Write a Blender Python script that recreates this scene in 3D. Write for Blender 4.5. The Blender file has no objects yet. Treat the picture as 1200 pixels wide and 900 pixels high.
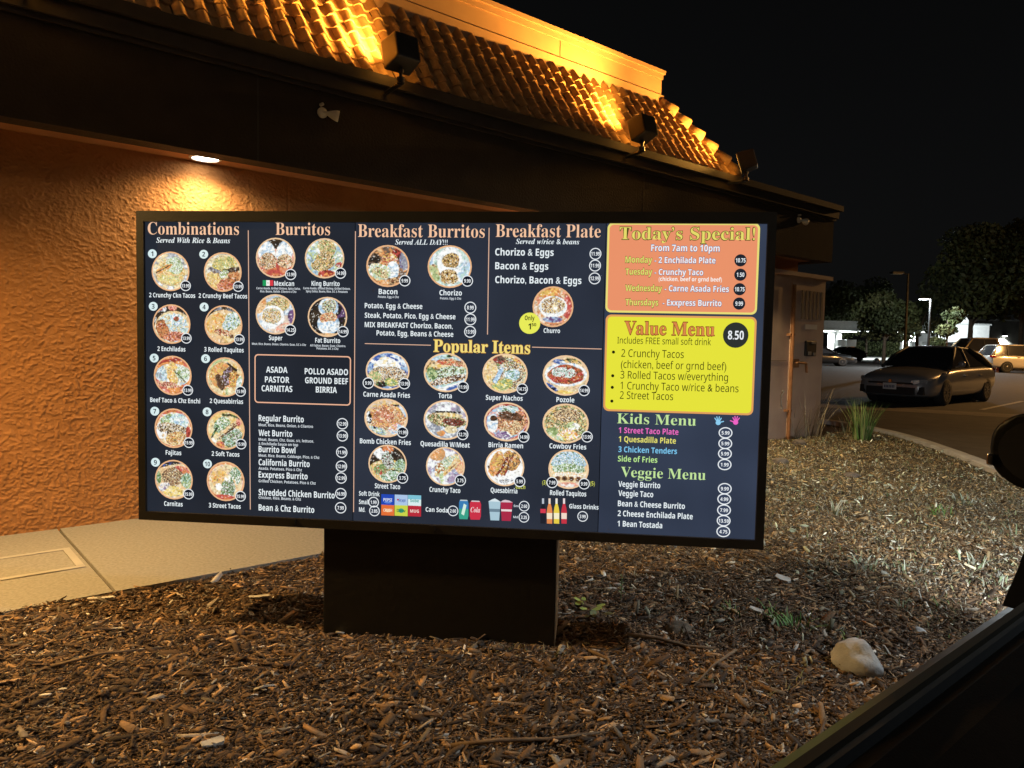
import bpy, bmesh, math, random
import numpy as np
from mathutils import Vector, Matrix

random.seed(7)
RNG = np.random.default_rng(7)
SC = bpy.context.scene
COL = SC.collection

# ------------------------------------------------------------------ camera
F_PX, CAM_Z = 866.0, 1.35
PITCH, ROLL = math.radians(3.339), math.radians(1.1795)
FWD = np.array([0, math.cos(PITCH), -math.sin(PITCH)])
_r0 = np.array([1.0, 0, 0]); _u0 = np.cross(_r0, FWD)
RIGHT = math.cos(ROLL) * _r0 + math.sin(ROLL) * _u0
UP = -math.sin(ROLL) * _r0 + math.cos(ROLL) * _u0
CO = np.array([0, 0, CAM_Z])
cam = bpy.data.cameras.new('camera')
cam.sensor_width = 36.0
cam.lens = 36.0 * F_PX / 1200.0
cam.clip_start = 0.02
cam.clip_end = 2000
camo = bpy.data.objects.new('camera', cam)
COL.objects.link(camo)
camo.matrix_world = Matrix(((RIGHT[0], UP[0], -FWD[0], 0), (RIGHT[1], UP[1], -FWD[1], 0),
                            (RIGHT[2], UP[2], -FWD[2], CAM_Z), (0, 0, 0, 1)))
SC.camera = camo

# ------------------------------------------------------------------ night sky, moon, exposure
world = bpy.data.worlds.new('World'); SC.world = world; world.use_nodes = True
_wn = world.node_tree.nodes; _wl = world.node_tree.links
_bg = _wn['Background']
_sky = _wn.new('ShaderNodeTexSky'); _sky.sky_type = 'NISHITA'; _sky.sun_disc = False
MOON_EL, MOON_AZ = math.radians(32), math.radians(140)
_sky.sun_elevation = MOON_EL; _sky.sun_rotation = MOON_AZ
_hs = _wn.new('ShaderNodeHueSaturation'); _hs.inputs['Saturation'].default_value = 0.12
_wl.new(_sky.outputs[0], _hs.inputs['Color']); _wl.new(_hs.outputs[0], _bg.inputs[0])
_bg.inputs[1].default_value = 0.0008
sun = bpy.data.lights.new('moon_fill', 'SUN'); sun.energy = 0.006; sun.angle = math.radians(0.5); sun.color = (1, .95, .88)  # faint sun lamp added as moonlight and ambient fill
suno = bpy.data.objects.new('moon_fill', sun); COL.objects.link(suno)
suno.rotation_euler = (math.pi / 2 - MOON_EL, 0, math.pi - MOON_AZ)
SC.view_settings.view_transform = 'Standard'; SC.view_settings.look = 'None'
SC.view_settings.exposure = 0.0; SC.view_settings.gamma = 1.0; SC.view_settings.use_curve_mapping = False
SC.render.engine = 'CYCLES'
SC.cycles.use_denoising = True
SC.cycles.max_bounces = 6
SC.cycles.sample_clamp_indirect = 4.0
SC.cycles.sample_clamp_direct = 0.0

# lamp powers (lamps are placed further down, the added shop fill without a fixture)
P_SOFFIT = 76.0; C_SOFFIT = (1.0, .76, .42)
P_NECK = 760.0; C_NECK = (1.0, .60, .20)
P_FLOOD = 420.0; C_FLOOD = (1.0, .45, .075)
P_HEAD = 560.0; C_HEAD = (.92, .96, 1.0)
P_LOT = 900.0; C_LOT = (1.0, .50, .15)
P_FAR = 9000.0

# ------------------------------------------------------------------ small toolbox
def lin(c):
    if isinstance(c, str):
        c = tuple(int(c[i:i + 2], 16) / 255 for i in (0, 2, 4))
    else:
        c = tuple(v / 255 for v in c)
    return tuple((v / 12.92 if v <= .04045 else ((v + .055) / 1.055) ** 2.4) for v in c)

def new_mesh(name, verts, faces):
    me = bpy.data.meshes.new(name)
    me.from_pydata([tuple(map(float, v)) for v in verts], [], [tuple(map(int, f)) for f in faces])
    me.update()
    return me

def quads_mesh(name, V, Q):
    """fast mesh from numpy arrays: V (n,3), Q (m,k)"""
    V = np.asarray(V, np.float32); Q = np.asarray(Q, np.int32); k = Q.shape[1]
    me = bpy.data.meshes.new(name)
    me.vertices.add(len(V)); me.vertices.foreach_set('co', V.ravel())
    me.loops.add(Q.size); me.loops.foreach_set('vertex_index', Q.ravel())
    me.polygons.add(len(Q)); me.polygons.foreach_set('loop_start', np.arange(0, Q.size, k, dtype=np.int32))
    me.update(calc_edges=True); me.validate()
    return me

def vcol(me, name, cols):
    a = me.attributes.new(name, 'FLOAT_COLOR', 'POINT')
    c = np.ones((len(me.vertices), 4), np.float32); c[:, :3] = cols
    a.data.foreach_set('color', c.ravel())

def smooth(me, on=True):
    me.polygons.foreach_set('use_smooth', [on] * len(me.polygons)); me.update()

def link(name, me, mats=None, parent=None, kind=None, label=None):
    o = bpy.data.objects.new(name, me); COL.objects.link(o)
    if mats is not None:
        for m in (mats if isinstance(mats, (list, tuple)) else [mats]):
            me.materials.append(m)
    if parent is not None:
        o.parent = parent
    if kind: o['kind'] = kind
    if label: o['label'] = label
    return o

def thing(name, label, cat, loc=(0, 0, 0), rz=0.0, group=None):
    o = bpy.data.objects.new(name, None); COL.objects.link(o)
    o.location = loc; o.rotation_euler = (0, 0, rz); o.empty_display_size = .1
    o['label'] = label; o['category'] = cat
    if group: o['group'] = group
    return o

def tag(o, label, cat, group=None):
    o['label'] = label; o['category'] = cat
    if group: o['group'] = group
    return o

def copy_tree(o, parent=None):
    c = o.copy(); COL.objects.link(c)
    if parent is not None:
        c.parent = parent
    for ch in [x for x in o.children]:
        copy_tree(ch, c)
    return c

class MB:
    """collects boxes, tubes and faces into one mesh"""
    def __init__(s): s.v = []; s.f = []; s.mi = []
    def add(s, vs, fs, mi=0):
        b = len(s.v); s.v += [tuple(map(float, v)) for v in vs]; s.f += [tuple(int(i) + b for i in f) for f in fs]; s.mi += [mi] * len(fs); return s
    def box(s, x0, x1, y0, y1, z0, z1, mi=0):
        vs = [(x, y, z) for z in (z0, z1) for y in (y0, y1) for x in (x0, x1)]
        return s.add(vs, [(0, 2, 3, 1), (4, 5, 7, 6), (0, 1, 5, 4), (2, 6, 7, 3), (0, 4, 6, 2), (1, 3, 7, 5)], mi)
    def obox(s, P, x0, x1, y0, y1, z0, z1, mi=0):
        vs = [P(x, y, z) for z in (z0, z1) for y in (y0, y1) for x in (x0, x1)]
        return s.add(vs, [(0, 2, 3, 1), (4, 5, 7, 6), (0, 1, 5, 4), (2, 6, 7, 3), (0, 4, 6, 2), (1, 3, 7, 5)], mi)
    def tube(s, pts, rads, n=8, mi=0, cap=True):
        pts = [Vector(p) for p in pts]
        if not isinstance(rads, (list, tuple)): rads = [rads] * len(pts)
        rings = []
        for i, p in enumerate(pts):
            d = (pts[min(i + 1, len(pts) - 1)] - pts[max(i - 1, 0)]).normalized()
            a = d.cross(Vector((0, 0, 1)));
            if a.length < .05: a = d.cross(Vector((1, 0, 0)))
            a.normalize(); b = d.cross(a)
            rings.append([p + (a * math.cos(t) + b * math.sin(t)) * rads[i] for t in [2 * math.pi * k / n for k in range(n)]])
        vs = [v for r in rings for v in r]; fs = []
        for i in range(len(pts) - 1):
            for k in range(n):
                fs.append((i * n + k, i * n + (k + 1) % n, (i + 1) * n + (k + 1) % n, (i + 1) * n + k))
        if cap:
            fs.append(tuple(range(n))[::-1]); fs.append(tuple((len(pts) - 1) * n + k for k in range(n)))
        return s.add(vs, fs, mi)
    def lathe(s, prof, n=24, axis='z', c=(0, 0, 0), mi=0):
        vs = []; fs = []
        for (r, h) in prof:
            for k in range(n):
                t = 2 * math.pi * k / n
                q = (r * math.cos(t), r * math.sin(t), h)
                if axis == 'y': q = (q[0], q[2], q[1])
                if axis == 'x': q = (q[2], q[0], q[1])
                vs.append((q[0] + c[0], q[1] + c[1], q[2] + c[2]))
        for i in range(len(prof) - 1):
            for k in range(n):
                fs.append((i * n + k, i * n + (k + 1) % n, (i + 1) * n + (k + 1) % n, (i + 1) * n + k))
        fs.append(tuple(range(n))[::-1]); fs.append(tuple((len(prof) - 1) * n + k for k in range(n)))
        return s.add(vs, fs, mi)
    def mesh(s, name):
        me = new_mesh(name, s.v, s.f)
        me.polygons.foreach_set('material_index', s.mi)
        bm = bmesh.new(); bm.from_mesh(me); bmesh.ops.recalc_face_normals(bm, faces=bm.faces); bm.to_mesh(me); bm.free()
        return me
    def build(s, name, mats, parent=None, bevel=0.0, sm=False, seg=2, **k):
        me = s.mesh(name)
        if bevel:
            bm = bmesh.new(); bm.from_mesh(me)
            bmesh.ops.bevel(bm, geom=[e for e in bm.edges], offset=bevel, segments=seg, affect='EDGES', profile=.6)
            bm.to_mesh(me); bm.free()
        if sm: smooth(me)
        return link(name, me, mats, parent, **k)

def _hash(ix, iy, seed):
    h = (ix.astype(np.int64) * 374761393 + iy.astype(np.int64) * 668265263 + seed * 1442695041) & 0xffffffff
    h = ((h ^ (h >> 13)) * 1274126177) & 0xffffffff
    return ((h ^ (h >> 16)) & 0xffff) / 65535.0

def vnoise(x, y, seed=0):
    x = np.asarray(x, float); y = np.asarray(y, float)
    ix = np.floor(x); iy = np.floor(y); fx = x - ix; fy = y - iy
    fx = fx * fx * (3 - 2 * fx); fy = fy * fy * (3 - 2 * fy)
    a = _hash(ix, iy, seed); b = _hash(ix + 1, iy, seed); c = _hash(ix, iy + 1, seed); d = _hash(ix + 1, iy + 1, seed)
    return (a * (1 - fx) + b * fx) * (1 - fy) + (c * (1 - fx) + d * fx) * fy

def fbm(x, y, seed=0, o=4):
    t = 0; a = 1; w = 0
    for k in range(o):
        t = t + a * vnoise(np.asarray(x) * 2 ** k, np.asarray(y) * 2 ** k, seed + k); w += a; a *= .5
    return t / w

# ------------------------------------------------------------------ materials
def mat(name, c1, c2=None, scale=8.0, rough=.7, metal=0.0, bump=0.0, bscale=40.0, attr=None, spec=None, coat=0.0,
        trans=0.0, stretch=(1, 1, 1), bdist=.02, detail=6, ramp=(.35, .68), rough2=None):
    m = bpy.data.materials.new(name); m.use_nodes = True
    N = m.node_tree.nodes; L = m.node_tree.links; b = N['Principled BSDF']
    b.inputs['Roughness'].default_value = rough; b.inputs['Metallic'].default_value = metal
    if spec is not None: b.inputs['Specular IOR Level'].default_value = spec
    if coat: b.inputs['Coat Weight'].default_value = coat; b.inputs['Coat Roughness'].default_value = .08
    if trans: b.inputs['Transmission Weight'].default_value = trans
    b.inputs['Base Color'].default_value = (*c1, 1)
    tc = N.new('ShaderNodeTexCoord'); mp = N.new('ShaderNodeMapping'); mp.inputs['Scale'].default_value = stretch
    L.new(tc.outputs['Object'], mp.inputs['Vector'])
    if c2 is not None:
        n = N.new('ShaderNodeTexNoise'); n.inputs['Scale'].default_value = scale; n.inputs['Detail'].default_value = detail
        r = N.new('ShaderNodeValToRGB'); r.color_ramp.elements[0].position = ramp[0]; r.color_ramp.elements[1].position = ramp[1]
        r.color_ramp.elements[0].color = (*c1, 1); r.color_ramp.elements[1].color = (*c2, 1)
        L.new(mp.outputs[0], n.inputs['Vector']); L.new(n.outputs['Fac'], r.inputs['Fac'])
        src = r.outputs['Color']
        if rough2 is not None:
            rr = N.new('ShaderNodeMapRange'); rr.inputs['To Min'].default_value = rough; rr.inputs['To Max'].default_value = rough2
            L.new(n.outputs['Fac'], rr.inputs['Value']); L.new(rr.outputs[0], b.inputs['Roughness'])
    else:
        src = None
    if attr:
        a = N.new('ShaderNodeAttribute'); a.attribute_name = attr
        if src is not None:
            mx = N.new('ShaderNodeMix'); mx.data_type = 'RGBA'; mx.blend_type = 'MULTIPLY'; mx.inputs['Factor'].default_value = 1
            L.new(a.outputs['Color'], mx.inputs['A']); L.new(src, mx.inputs['B']); src = mx.outputs['Result']
        else:
            src = a.outputs['Color']
    if src is not None: L.new(src, b.inputs['Base Color'])
    if bump:
        n2 = N.new('ShaderNodeTexNoise'); n2.inputs['Scale'].default_value = bscale; n2.inputs['Detail'].default_value = 5
        bp = N.new('ShaderNodeBump'); bp.inputs['Strength'].default_value = bump; bp.inputs['Distance'].default_value = bdist
        L.new(mp.outputs[0], n2.inputs['Vector']); L.new(n2.outputs['Fac'], bp.inputs['Height']); L.new(bp.outputs[0], b.inputs['Normal'])
    return m

def emat(name, c, strength=1.0, base=None, attr=None, rough=.3):
    """a lit or backlit surface (lamp lens, backlit print)"""
    m = bpy.data.materials.new(name); m.use_nodes = True
    N = m.node_tree.nodes; L = m.node_tree.links; b = N['Principled BSDF']
    b.inputs['Base Color'].default_value = (*(base or tuple(v * .12 for v in c)), 1)
    b.inputs['Emission Color'].default_value = (*c, 1); b.inputs['Emission Strength'].default_value = strength
    b.inputs['Roughness'].default_value = rough; b.inputs['Specular IOR Level'].default_value = .25
    if attr:
        a = N.new('ShaderNodeAttribute'); a.attribute_name = attr
        L.new(a.outputs['Color'], b.inputs['Emission Color'])
    return m

def lamp(name, kind, power, color, loc, target=None, parent=None, size=.05, angle=120, blend=.5):
    l = bpy.data.lights.new(name, kind); l.energy = power; l.color = color; l.shadow_soft_size = size
    if kind == 'SPOT':
        l.spot_size = math.radians(angle); l.spot_blend = blend
    o = bpy.data.objects.new(name, l); COL.objects.link(o); o.location = loc
    if target is not None:
        o.rotation_euler = (Vector(target) - Vector(loc)).to_track_quat('-Z', 'Y').to_euler()
    if parent is not None: o.parent = parent
    return o

# ------------------------------------------------------------------ frames: the building (u along wall, off towards the lane, z)
U = np.array([0.75921759, 0.65083689, 0]); NB = np.array([0.65083689, -0.75921759, 0]); BD = 5.3836
def P(u, off, z): return tuple(U * u + NB * (off - BD) + np.array([0, 0, z]))
BANG = math.atan2(U[1], U[0])

def ray_at(x, y):
    return FWD + RIGHT * (x - 600) / F_PX - UP * (y - 450) / F_PX

# =================================================================== SETTING
M_asphalt = mat('asphalt', (.038, .036, .034), (.065, .06, .055), 3.0, .85, bump=.5, bscale=160, bdist=.006)
M_conc = mat('concrete', (.21, .195, .165), (.31, .29, .25), 60, .9, bump=.5, bscale=220, bdist=.004, detail=9, ramp=(.28, .66))
M_conc_b = mat('concrete_border', (.34, .315, .27), (.42, .39, .335), 4.0, .8, bump=.2, bscale=200, bdist=.003)
M_conc_d = mat('concrete_joint', (.06, .05, .04), (.10, .085, .06), 20, .95)
M_curb = mat('curb_concrete', (.30, .28, .25), (.42, .40, .36), 5.0, .9, bump=.5, bscale=60, bdist=.01)
M_soil = mat('mulch_soil', (.035, .022, .013), (.105, .065, .036), 26, 1.0, bump=1.0, bscale=90, bdist=.03)
M_stucco = mat('stucco_terracotta', (.42, .185, .06), (.50, .225, .075), 5, .92, bump=.4, bscale=110, bdist=.006)
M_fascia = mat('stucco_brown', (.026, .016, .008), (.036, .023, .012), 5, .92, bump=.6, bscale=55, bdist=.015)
M_trim = mat('eave_trim', (.03, .02, .011), (.042, .028, .016), 9, .7)
M_white = mat('lane_paint', (.62, .60, .55), (.30, .28, .26), 30, .8)
M_tile = mat('roof_tile_clay', (.30, .17, .07), (.48, .29, .13), 14, .75, bump=.3, bscale=90, bdist=.006)
M_parapet = mat('parapet_stucco', (.52, .33, .20), (.58, .37, .22), 6, .8)

# asphalt lot: one sheet to the horizon
link('parking_lot', new_mesh('parking_lot', [(-400, -200, 0), (700, -200, 0), (700, 900, 0), (-400, 900, 0)], [(0, 1, 2, 3)]), M_asphalt, kind='structure')

# planting island: boundary in (u, off)
ISL = [(-9, 4.55), (3.0, 4.55), (5.2, 4.45), (6.5, 4.15), (7.6, 3.68), (8.5, 3.13), (9.6, 2.32), (10.6, 1.5), (11.45, .75), (12.0, 0.0), (12.35, -.9), (12.4, -3.0), (12.4, -8), (-9, -8)]
def isl_inside(u, off):
    u = np.asarray(u, float); off = np.asarray(off, float)
    xs = np.array([p[0] for p in ISL[:12]]); ys = np.array([p[1] for p in ISL[:12]])
    lim = np.interp(u, xs, ys)
    return (off < lim) & (u < 12.4)
def island_z(u, off):
    u = np.asarray(u, float); off = np.asarray(off, float)
    base = .058 + .05 * (fbm(u * .9 + 7, off * .9, 11, 3) - .5)
    edge = np.interp(off, [1.5, 1.75], [0.0, 1.0])
    base = base + .022 * np.exp(-np.clip(off - 1.48, 0, 9) / .22) * (off > 1.3) * (u < 6.8)
    return base + .022 * (fbm(u * 6, off * 6, 12, 3) - .5) * edge
gu = np.arange(-3.0, 12.45, .06); go = np.arange(-2.0, 4.6, .06)
GU, GO = np.meshgrid(gu, go)
lim = np.interp(GU, [p[0] for p in ISL[:12]], [p[1] for p in ISL[:12]])
GOc = np.minimum(GO, lim - .02)
GZ = island_z(GU, GOc)
V = (U[None, None, :] * GU[..., None] + NB[None, None, :] * (GOc[..., None] - BD)); V[..., 2] += GZ
nr, nc = GU.shape
idx = np.arange(nr * nc).reshape(nr, nc)
Q = np.stack([idx[:-1, :-1], idx[:-1, 1:], idx[1:, 1:], idx[1:, :-1]], -1).reshape(-1, 4)
keep = (GO[:-1, :-1] < lim[:-1, :-1]).ravel()
me = quads_mesh('mulch_bed', V.reshape(-1, 3), Q[keep]); smooth(me)
link('mulch_bed_ground', me, M_soil, kind='structure')

# curb round the island
mb = MB(); cw, ch = .15, .125
pts = []
ctl = ISL[:13]
for i in range(len(ctl) - 1):
    a = np.array(ctl[i]); b = np.array(ctl[i + 1]); k = max(1, int(np.linalg.norm(b - a) / .35))
    for t in range(k): pts.append(a + (b - a) * t / k)
pts.append(np.array(ctl[-1])); pts = np.array(pts)
for _ in range(6): pts[1:-1] = (pts[:-2] + 2 * pts[1:-1] + pts[2:]) / 4
vs = []; fs = []
for i, p in enumerate(pts):
    d = pts[min(i + 1, len(pts) - 1)] - pts[max(i - 1, 0)]; d /= np.linalg.norm(d); nn = np.array([-d[1], d[0]])   # outward
    if nn @ np.array([1, 1]) < 0: nn = -nn
    for (o_, z_) in ((-.02, -.05), (-.02, ch - .01), (-.005, ch), (cw - .03, ch), (cw, ch - .03), (cw + .03, -.05)):
        q = p + nn * o_; vs.append(P(q[0], q[1], z_))
for i in range(len(pts) - 1):
    for k in range(5): fs.append((i * 6 + k, i * 6 + k + 1, (i + 1) * 6 + k + 1, (i + 1) * 6 + k))
mb.add(vs, fs)
link('island_curb', mb.mesh('island_curb'), M_curb, kind='structure')

# sidewalk along the wall with joints
mb = MB(); SWZ = .1
edges = [-9, -5.1, -3.6, -2.1, -.64, .84, 2.32, 3.8, 5.3, 6.6]
for a, b in zip(edges[:-1], edges[1:]):
    mb.obox(P, a + .008, b - .008, -.05, 1.48, -.05, SWZ)
mb.obox(P, -9, 6.6, -.05, 1.475, -.05, SWZ - .018, mi=1)
link('sidewalk', mb.mesh('sidewalk'), [M_conc, M_conc_d], kind='structure')
# flush utility lid with a pale tooled border
t = thing('utility_hatch', 'rectangular concrete lid with pale border set flush in the sidewalk', 'utility lid', P(.12, .76, SWZ))
def PL(u, off, z): return tuple(np.array(P(u, off, z)) - np.array(P(.12, .76, SWZ)))
mb = MB(); mb.obox(PL, -.62, .77, .575, .945, SWZ - .02, SWZ + .003); mb.build('lid_slab', M_conc, t)
mb = MB()
for (a, b, c_, d) in ((-.66, .81, .535, .572), (-.66, .81, .948, .985), (.773, .81, .575, .945), (-.66, -.623, .575, .945)):
    mb.obox(PL, a, b, c_, d, SWZ - .02, SWZ + .006)
mb.build('lid_border', M_conc_b, t)

# ------------------------------------------------------------------ the restaurant building
bld = thing('restaurant_building', 'terracotta stucco restaurant with amber lit tile roof and dark fascia', 'building', P(4, 0, 0), BANG)
BLD_INV = Matrix.Translation(Vector(P(4, 0, 0))) @ Matrix.Rotation(BANG, 4, 'Z')
BLD_INV.invert()
def PB(u, off, z): return (u - 4, -off, z)           # building local: x along wall, y into the building
ZS, ZT, FO = 2.533, 3.13, .381
# stucco wall: finely displaced where it is seen close
u0, u1, z0, z1, st = .0, 3.2, .02, ZS + .02, .0046
uu = np.arange(u0, u1 + st / 2, st); zz = np.arange(z0, z1 + st / 2, st)
UU, ZZ = np.meshgrid(uu, zz)
h = fbm(UU * 62 + .3 * ZZ * 62, ZZ * 80, 3, 3)
lump = np.clip((h - .44) * 4.5, 0, 1)
D = lump * .0042 * (.5 + vnoise(UU * 100, ZZ * 100, 9)) * (.5 + fbm(UU * 3, ZZ * 3, 21, 2)) + .004 * fbm(UU * 2, ZZ * 2, 5, 2)
for js in (2.36,):
    D -= np.exp(-((UU - js) / .007) ** 2) * .007
V = np.stack([UU - 4, -D, ZZ], -1).reshape(-1, 3); nr, nc = UU.shape; idx = np.arange(nr * nc).reshape(nr, nc)
Q = np.stack([idx[:-1, :-1], idx[:-1, 1:], idx[1:, 1:], idx[1:, :-1]], -1).reshape(-1, 4)
me = quads_mesh('wall', V, Q); smooth(me)
link('wall', me, M_stucco, bld)
mb = MB()
mb.box(-9 - 4, u0 - 4 + .001, 0, .25, 0, ZS + .02); mb.box(u1 - 4 - .001, 9.887 - 4, 0, .25, 0, ZS + .02)
mb.box(9.637 - 4, 9.887 - 4, .25, 7, 0, ZS + .02); mb.box(-9 - 4, 9.637 - 4, 6.75, 7, 0, ZS + .02)
mb.build('wall', M_stucco, bld)
# fascia band (thick stucco box hanging out), soffit, eave trim
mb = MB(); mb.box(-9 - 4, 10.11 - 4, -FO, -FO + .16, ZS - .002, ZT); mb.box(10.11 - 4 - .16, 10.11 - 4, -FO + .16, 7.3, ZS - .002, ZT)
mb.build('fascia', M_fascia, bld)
mb = MB(); mb.box(-9 - 4, 9.95 - 4, -FO + .158, 0.02, ZS + .012, ZS + .05); mb.box(9.86 - 4, 9.952 - 4, .018, 7.2, ZS + .012, ZS + .05)
mb.build('soffit', mat('soffit_stucco', (.36, .17, .07), (.42, .20, .09), 7, .9, bump=.5, bscale=80, bdist=.008), bld)
for js in (1.98, 6.02):
    mb = MB(); mb.box(js - 4 - .006, js - 4 + .006, -FO - .002, -FO + .02, ZS, ZT); mb.build('control_joint', M_trim, bld)
mb = MB(); mb.box(-9 - 4, 10.16 - 4, -FO - .05, 7.3, ZT, ZT + .1); mb.box(-9 - 4, 10.20 - 4, -FO - .09, 7.3, ZT + .1, ZT + .175)
mb.box(-9 - 4, 10.13 - 4, -FO - .025, 0, ZT - .03, ZT)
mb.build('eave_trim', M_trim, bld)
# tile mansard: rows of barrel tiles
E0, EZ = FO + .03, ZT + .175          # eave line
PO, PZ, PUE = -.45 + FO - .0, 4.06, 6.80
rise, run = PZ - EZ, E0 - PO
slope_len = math.hypot(rise, run); sdir = np.array([run / slope_len, rise / slope_len]); snrm = np.array([-rise / slope_len, run / slope_len])
def tile_patch(ua, ub, lim_right=None, sub=8):
    pitch, rows = .145, 7; rl = slope_len / rows
    V = []; Q = []
    ncol = int((ub - ua) / pitch)
    for r in range(rows):
        for c in range(ncol):
            um = ua + c * pitch
            base = len(V); ju = random.uniform(-.006, .006); jh = random.uniform(-.004, .006); jr = random.uniform(-.012, .012)
            s0, s1 = r * rl - .02 + jr, (r + 1) * rl + .05
            prof = []
            for k in range(sub + 1):          # S-profile: a raised barrel then a flat pan
                t_ = k / sub
                hgt = .036 * math.sin(math.pi * min(1, t_ / .62)) if t_ < .62 else -.009 * math.sin(math.pi * (t_ - .62) / .38)
                prof.append((um + t_ * pitch + ju, hgt))
            for (s_, lift) in ((s0, .034), (s1, .002)):
                for (uq, hq) in prof:
                    if lim_right is not None:
                        uq = min(uq, lim_right(s_))
                    hh = hq + lift * .8 + jh
                    y = -E0 + s_ * sdir[0] + hh * snrm[0]; z = EZ + s_ * sdir[1] + hh * snrm[1]
                    V.append((uq - 4, y, z))
            for (uq, hq) in prof:             # thickness at the lower lip
                if lim_right is not None: uq = min(uq, lim_right(s0))
                hh = hq + .027 + jh - .016
                V.append((uq - 4, -E0 + s0 * sdir[0] + hh * snrm[0], EZ + s0 * sdir[1] + hh * snrm[1]))
            n1 = sub + 1
            for k in range(sub):
                if V[base + k + 1][0] - V[base + k][0] < 1e-5: continue
                Q.append((base + k, base + k + 1, base + n1 + k + 1, base + n1 + k))
                Q.append((base + 2 * n1 + k, base + 2 * n1 + k + 1, base + k + 1, base + k))
    return np.array(V), np.array(Q)
hip = lambda s_: 7.70 - (7.70 - PUE) * (s_ / slope_len)
V, Q = tile_patch(-8, 7.75, hip)
me = quads_mesh('roof_tiles', V, Q); smooth(me); me.set_sharp_from_angle(angle=.7)
roof = link('tile_roof', me, M_tile, bld)
mb = MB(); y0 = -E0 + .0; y1 = -E0 + run
mb.add([(-12, y0, EZ - .01), (7.68 - 4, y0, EZ - .01), (PUE - 4, y1, PZ - .01), (-12, y1, PZ - .01), (7.68 - 4, 6, EZ - .01), (PUE - 4, 5.5, PZ - .01)],
       [(0, 1, 2, 3), (1, 4, 5, 2)])
mb.build('roof_deck', mat('roof_underlay', (.08, .06, .045), rough=.9), bld)
# hip ridge of rounded cap tiles
mb = MB()
a = np.array([7.70 - 4, -E0, EZ]); b = np.array([PUE - 4, -E0 + run, PZ]); K = 6
for i in range(K):
    p = a + (b - a) * (i - .05) / K; q = a + (b - a) * (i + 1.1) / K
    mb.tube([p + [0, 0, .045], q + [0, 0, .012]], [.085, .065], 12)
mb.build('ridge_tiles', M_tile, roof, sm=True)
# parapet: bottom flange, main band, recess and lip
mb = MB(); yb = -PO
mb.box(-12, PUE - 4 + .03, yb - .03, 5.5, PZ - .06, PZ + .10); mb.box(-12, PUE - 4 - .02, yb, 5.5, PZ + .10, PZ + .115)
mb.box(-12, PUE - 4, yb - .014, 5.5, PZ + .115, PZ + .275); mb.box(-12, PUE - 4 + .012, yb - .028, 5.5, PZ + .275, PZ + .33)
mb.box(-12, PUE - 4 + .03, yb - .05, 5.5, PZ + .33, PZ + .37)
mb.build('parapet', M_parapet, bld)
for js in (2.4, 5.2):
    mb = MB(); mb.box(js - 4 - .004, js - 4 + .004, yb - .016, yb, PZ + .116, PZ + .274); mb.build('parapet_seam', M_trim, bld)

# soffit downlights
M_lens = emat('downlight_lens', (1, .93, .78), 14.0); M_ring = mat('downlight_ring', (.5, .48, .45), rough=.5)
SOFF = [(-1.2, 'recessed soffit light left of the glowing one, past the wall corner'), (1.709, 'lit round recessed light in the soffit above the menu board left end'),
        (4.65, 'recessed soffit light hidden behind top edge of the menu board'), (7.7, 'recessed soffit light far along the building behind the board')]
for i, (u_, lb) in enumerate(SOFF):
    t = thing('soffit_downlight', lb, 'ceiling light', P(u_, .15, ZS + .012), BANG, 'recessed soffit lights')
    mb = MB(); mb.lathe([(.105, .02), (.105, -.006), (.088, -.010), (.084, .004)], 28); mb.build('trim_ring', M_ring, t)
    mb = MB(); mb.lathe([(.082, .012), (.082, -.003), (.05, -.006)], 28); mb.build('lens', M_lens, t)
    lamp('downlight_lamp', 'SPOT', P_SOFFIT * (.6, 1, 5.2, 5.6)[i], C_SOFFIT, P(u_, .21, ZS - .012), P(u_ + (.0, .0, .3, 1.0)[i], (.5, .5, .5, .9)[i], 0), None, .06, (165, 165, 100, 98)[i], (.8, .8, .22, .3)[i])

# roof floodlights on the eave
M_black = mat('black_paint_metal', (.012, .011, .010), (.02, .018, .016), 12, .45)
def floodlight(u_, lab, tilt=-.25, yaw=0.0, sc=.88, p=1.0, aim=(0, 1.3, .9)):
    t = thing('flood_light', lab, 'floodlight', P(u_ - .15, FO + .27, EZ - .07), BANG + yaw, 'floodlights aimed at the tile roof')
    mb = MB(); mb.tube([(0, 0, -.01), (0, 0, .09)], .014, 8); mb.tube([(0, 0, -.03), (0, .20, -.05)], .018, 8); mb.tube([(0, 0, -.03), (0, 0, .012)], .03, 10); mb.tube([(0, 0, .045), (0, 0, .07)], .022, 8)
    mb.build('stem', M_black, t)
    R = Matrix.Translation((0, 0, .21 * sc)) @ Matrix.Rotation(tilt, 4, 'X')
    mb = MB(); s = .125 * sc
    vs = [(-s, .085, -s), (s, .085, -s), (s, .085, s), (-s, .085, s), (-s * .88, -.10, -s * .86), (s * .88, -.10, -s * .86), (s * .88, -.10, s * .86), (-s * .88, -.10, s * .86)]
    mb.add([R @ Vector(v) for v in vs], [(0, 1, 2, 3), (7, 6, 5, 4), (0, 4, 5, 1), (1, 5, 6, 2), (2, 6, 7, 3), (3, 7, 4, 0)])
    mb.build('housing', M_black, t, bevel=.014)
    mb = MB(); s2 = s * .86
    mb.add([R @ Vector(v) for v in ((-s2, .088, -s2), (s2, .088, -s2), (s2, .088, s2), (-s2, .088, s2))], [(0, 1, 2, 3)])
    mb.build('lens', emat('flood_lens', C_FLOOD, 6.0), t)
    src = t.matrix_basis @ Vector((0, .13, .29)); tg = t.matrix_basis @ Vector(aim)
    lamp('flood_lamp', 'SPOT', P_FLOOD * p, C_FLOOD, src, tg, None, .10, 128, 1.0)
floodlight(3.08, 'black square floodlight standing on the eave above the menu board', aim=(-.95, .85, .95))
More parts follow.
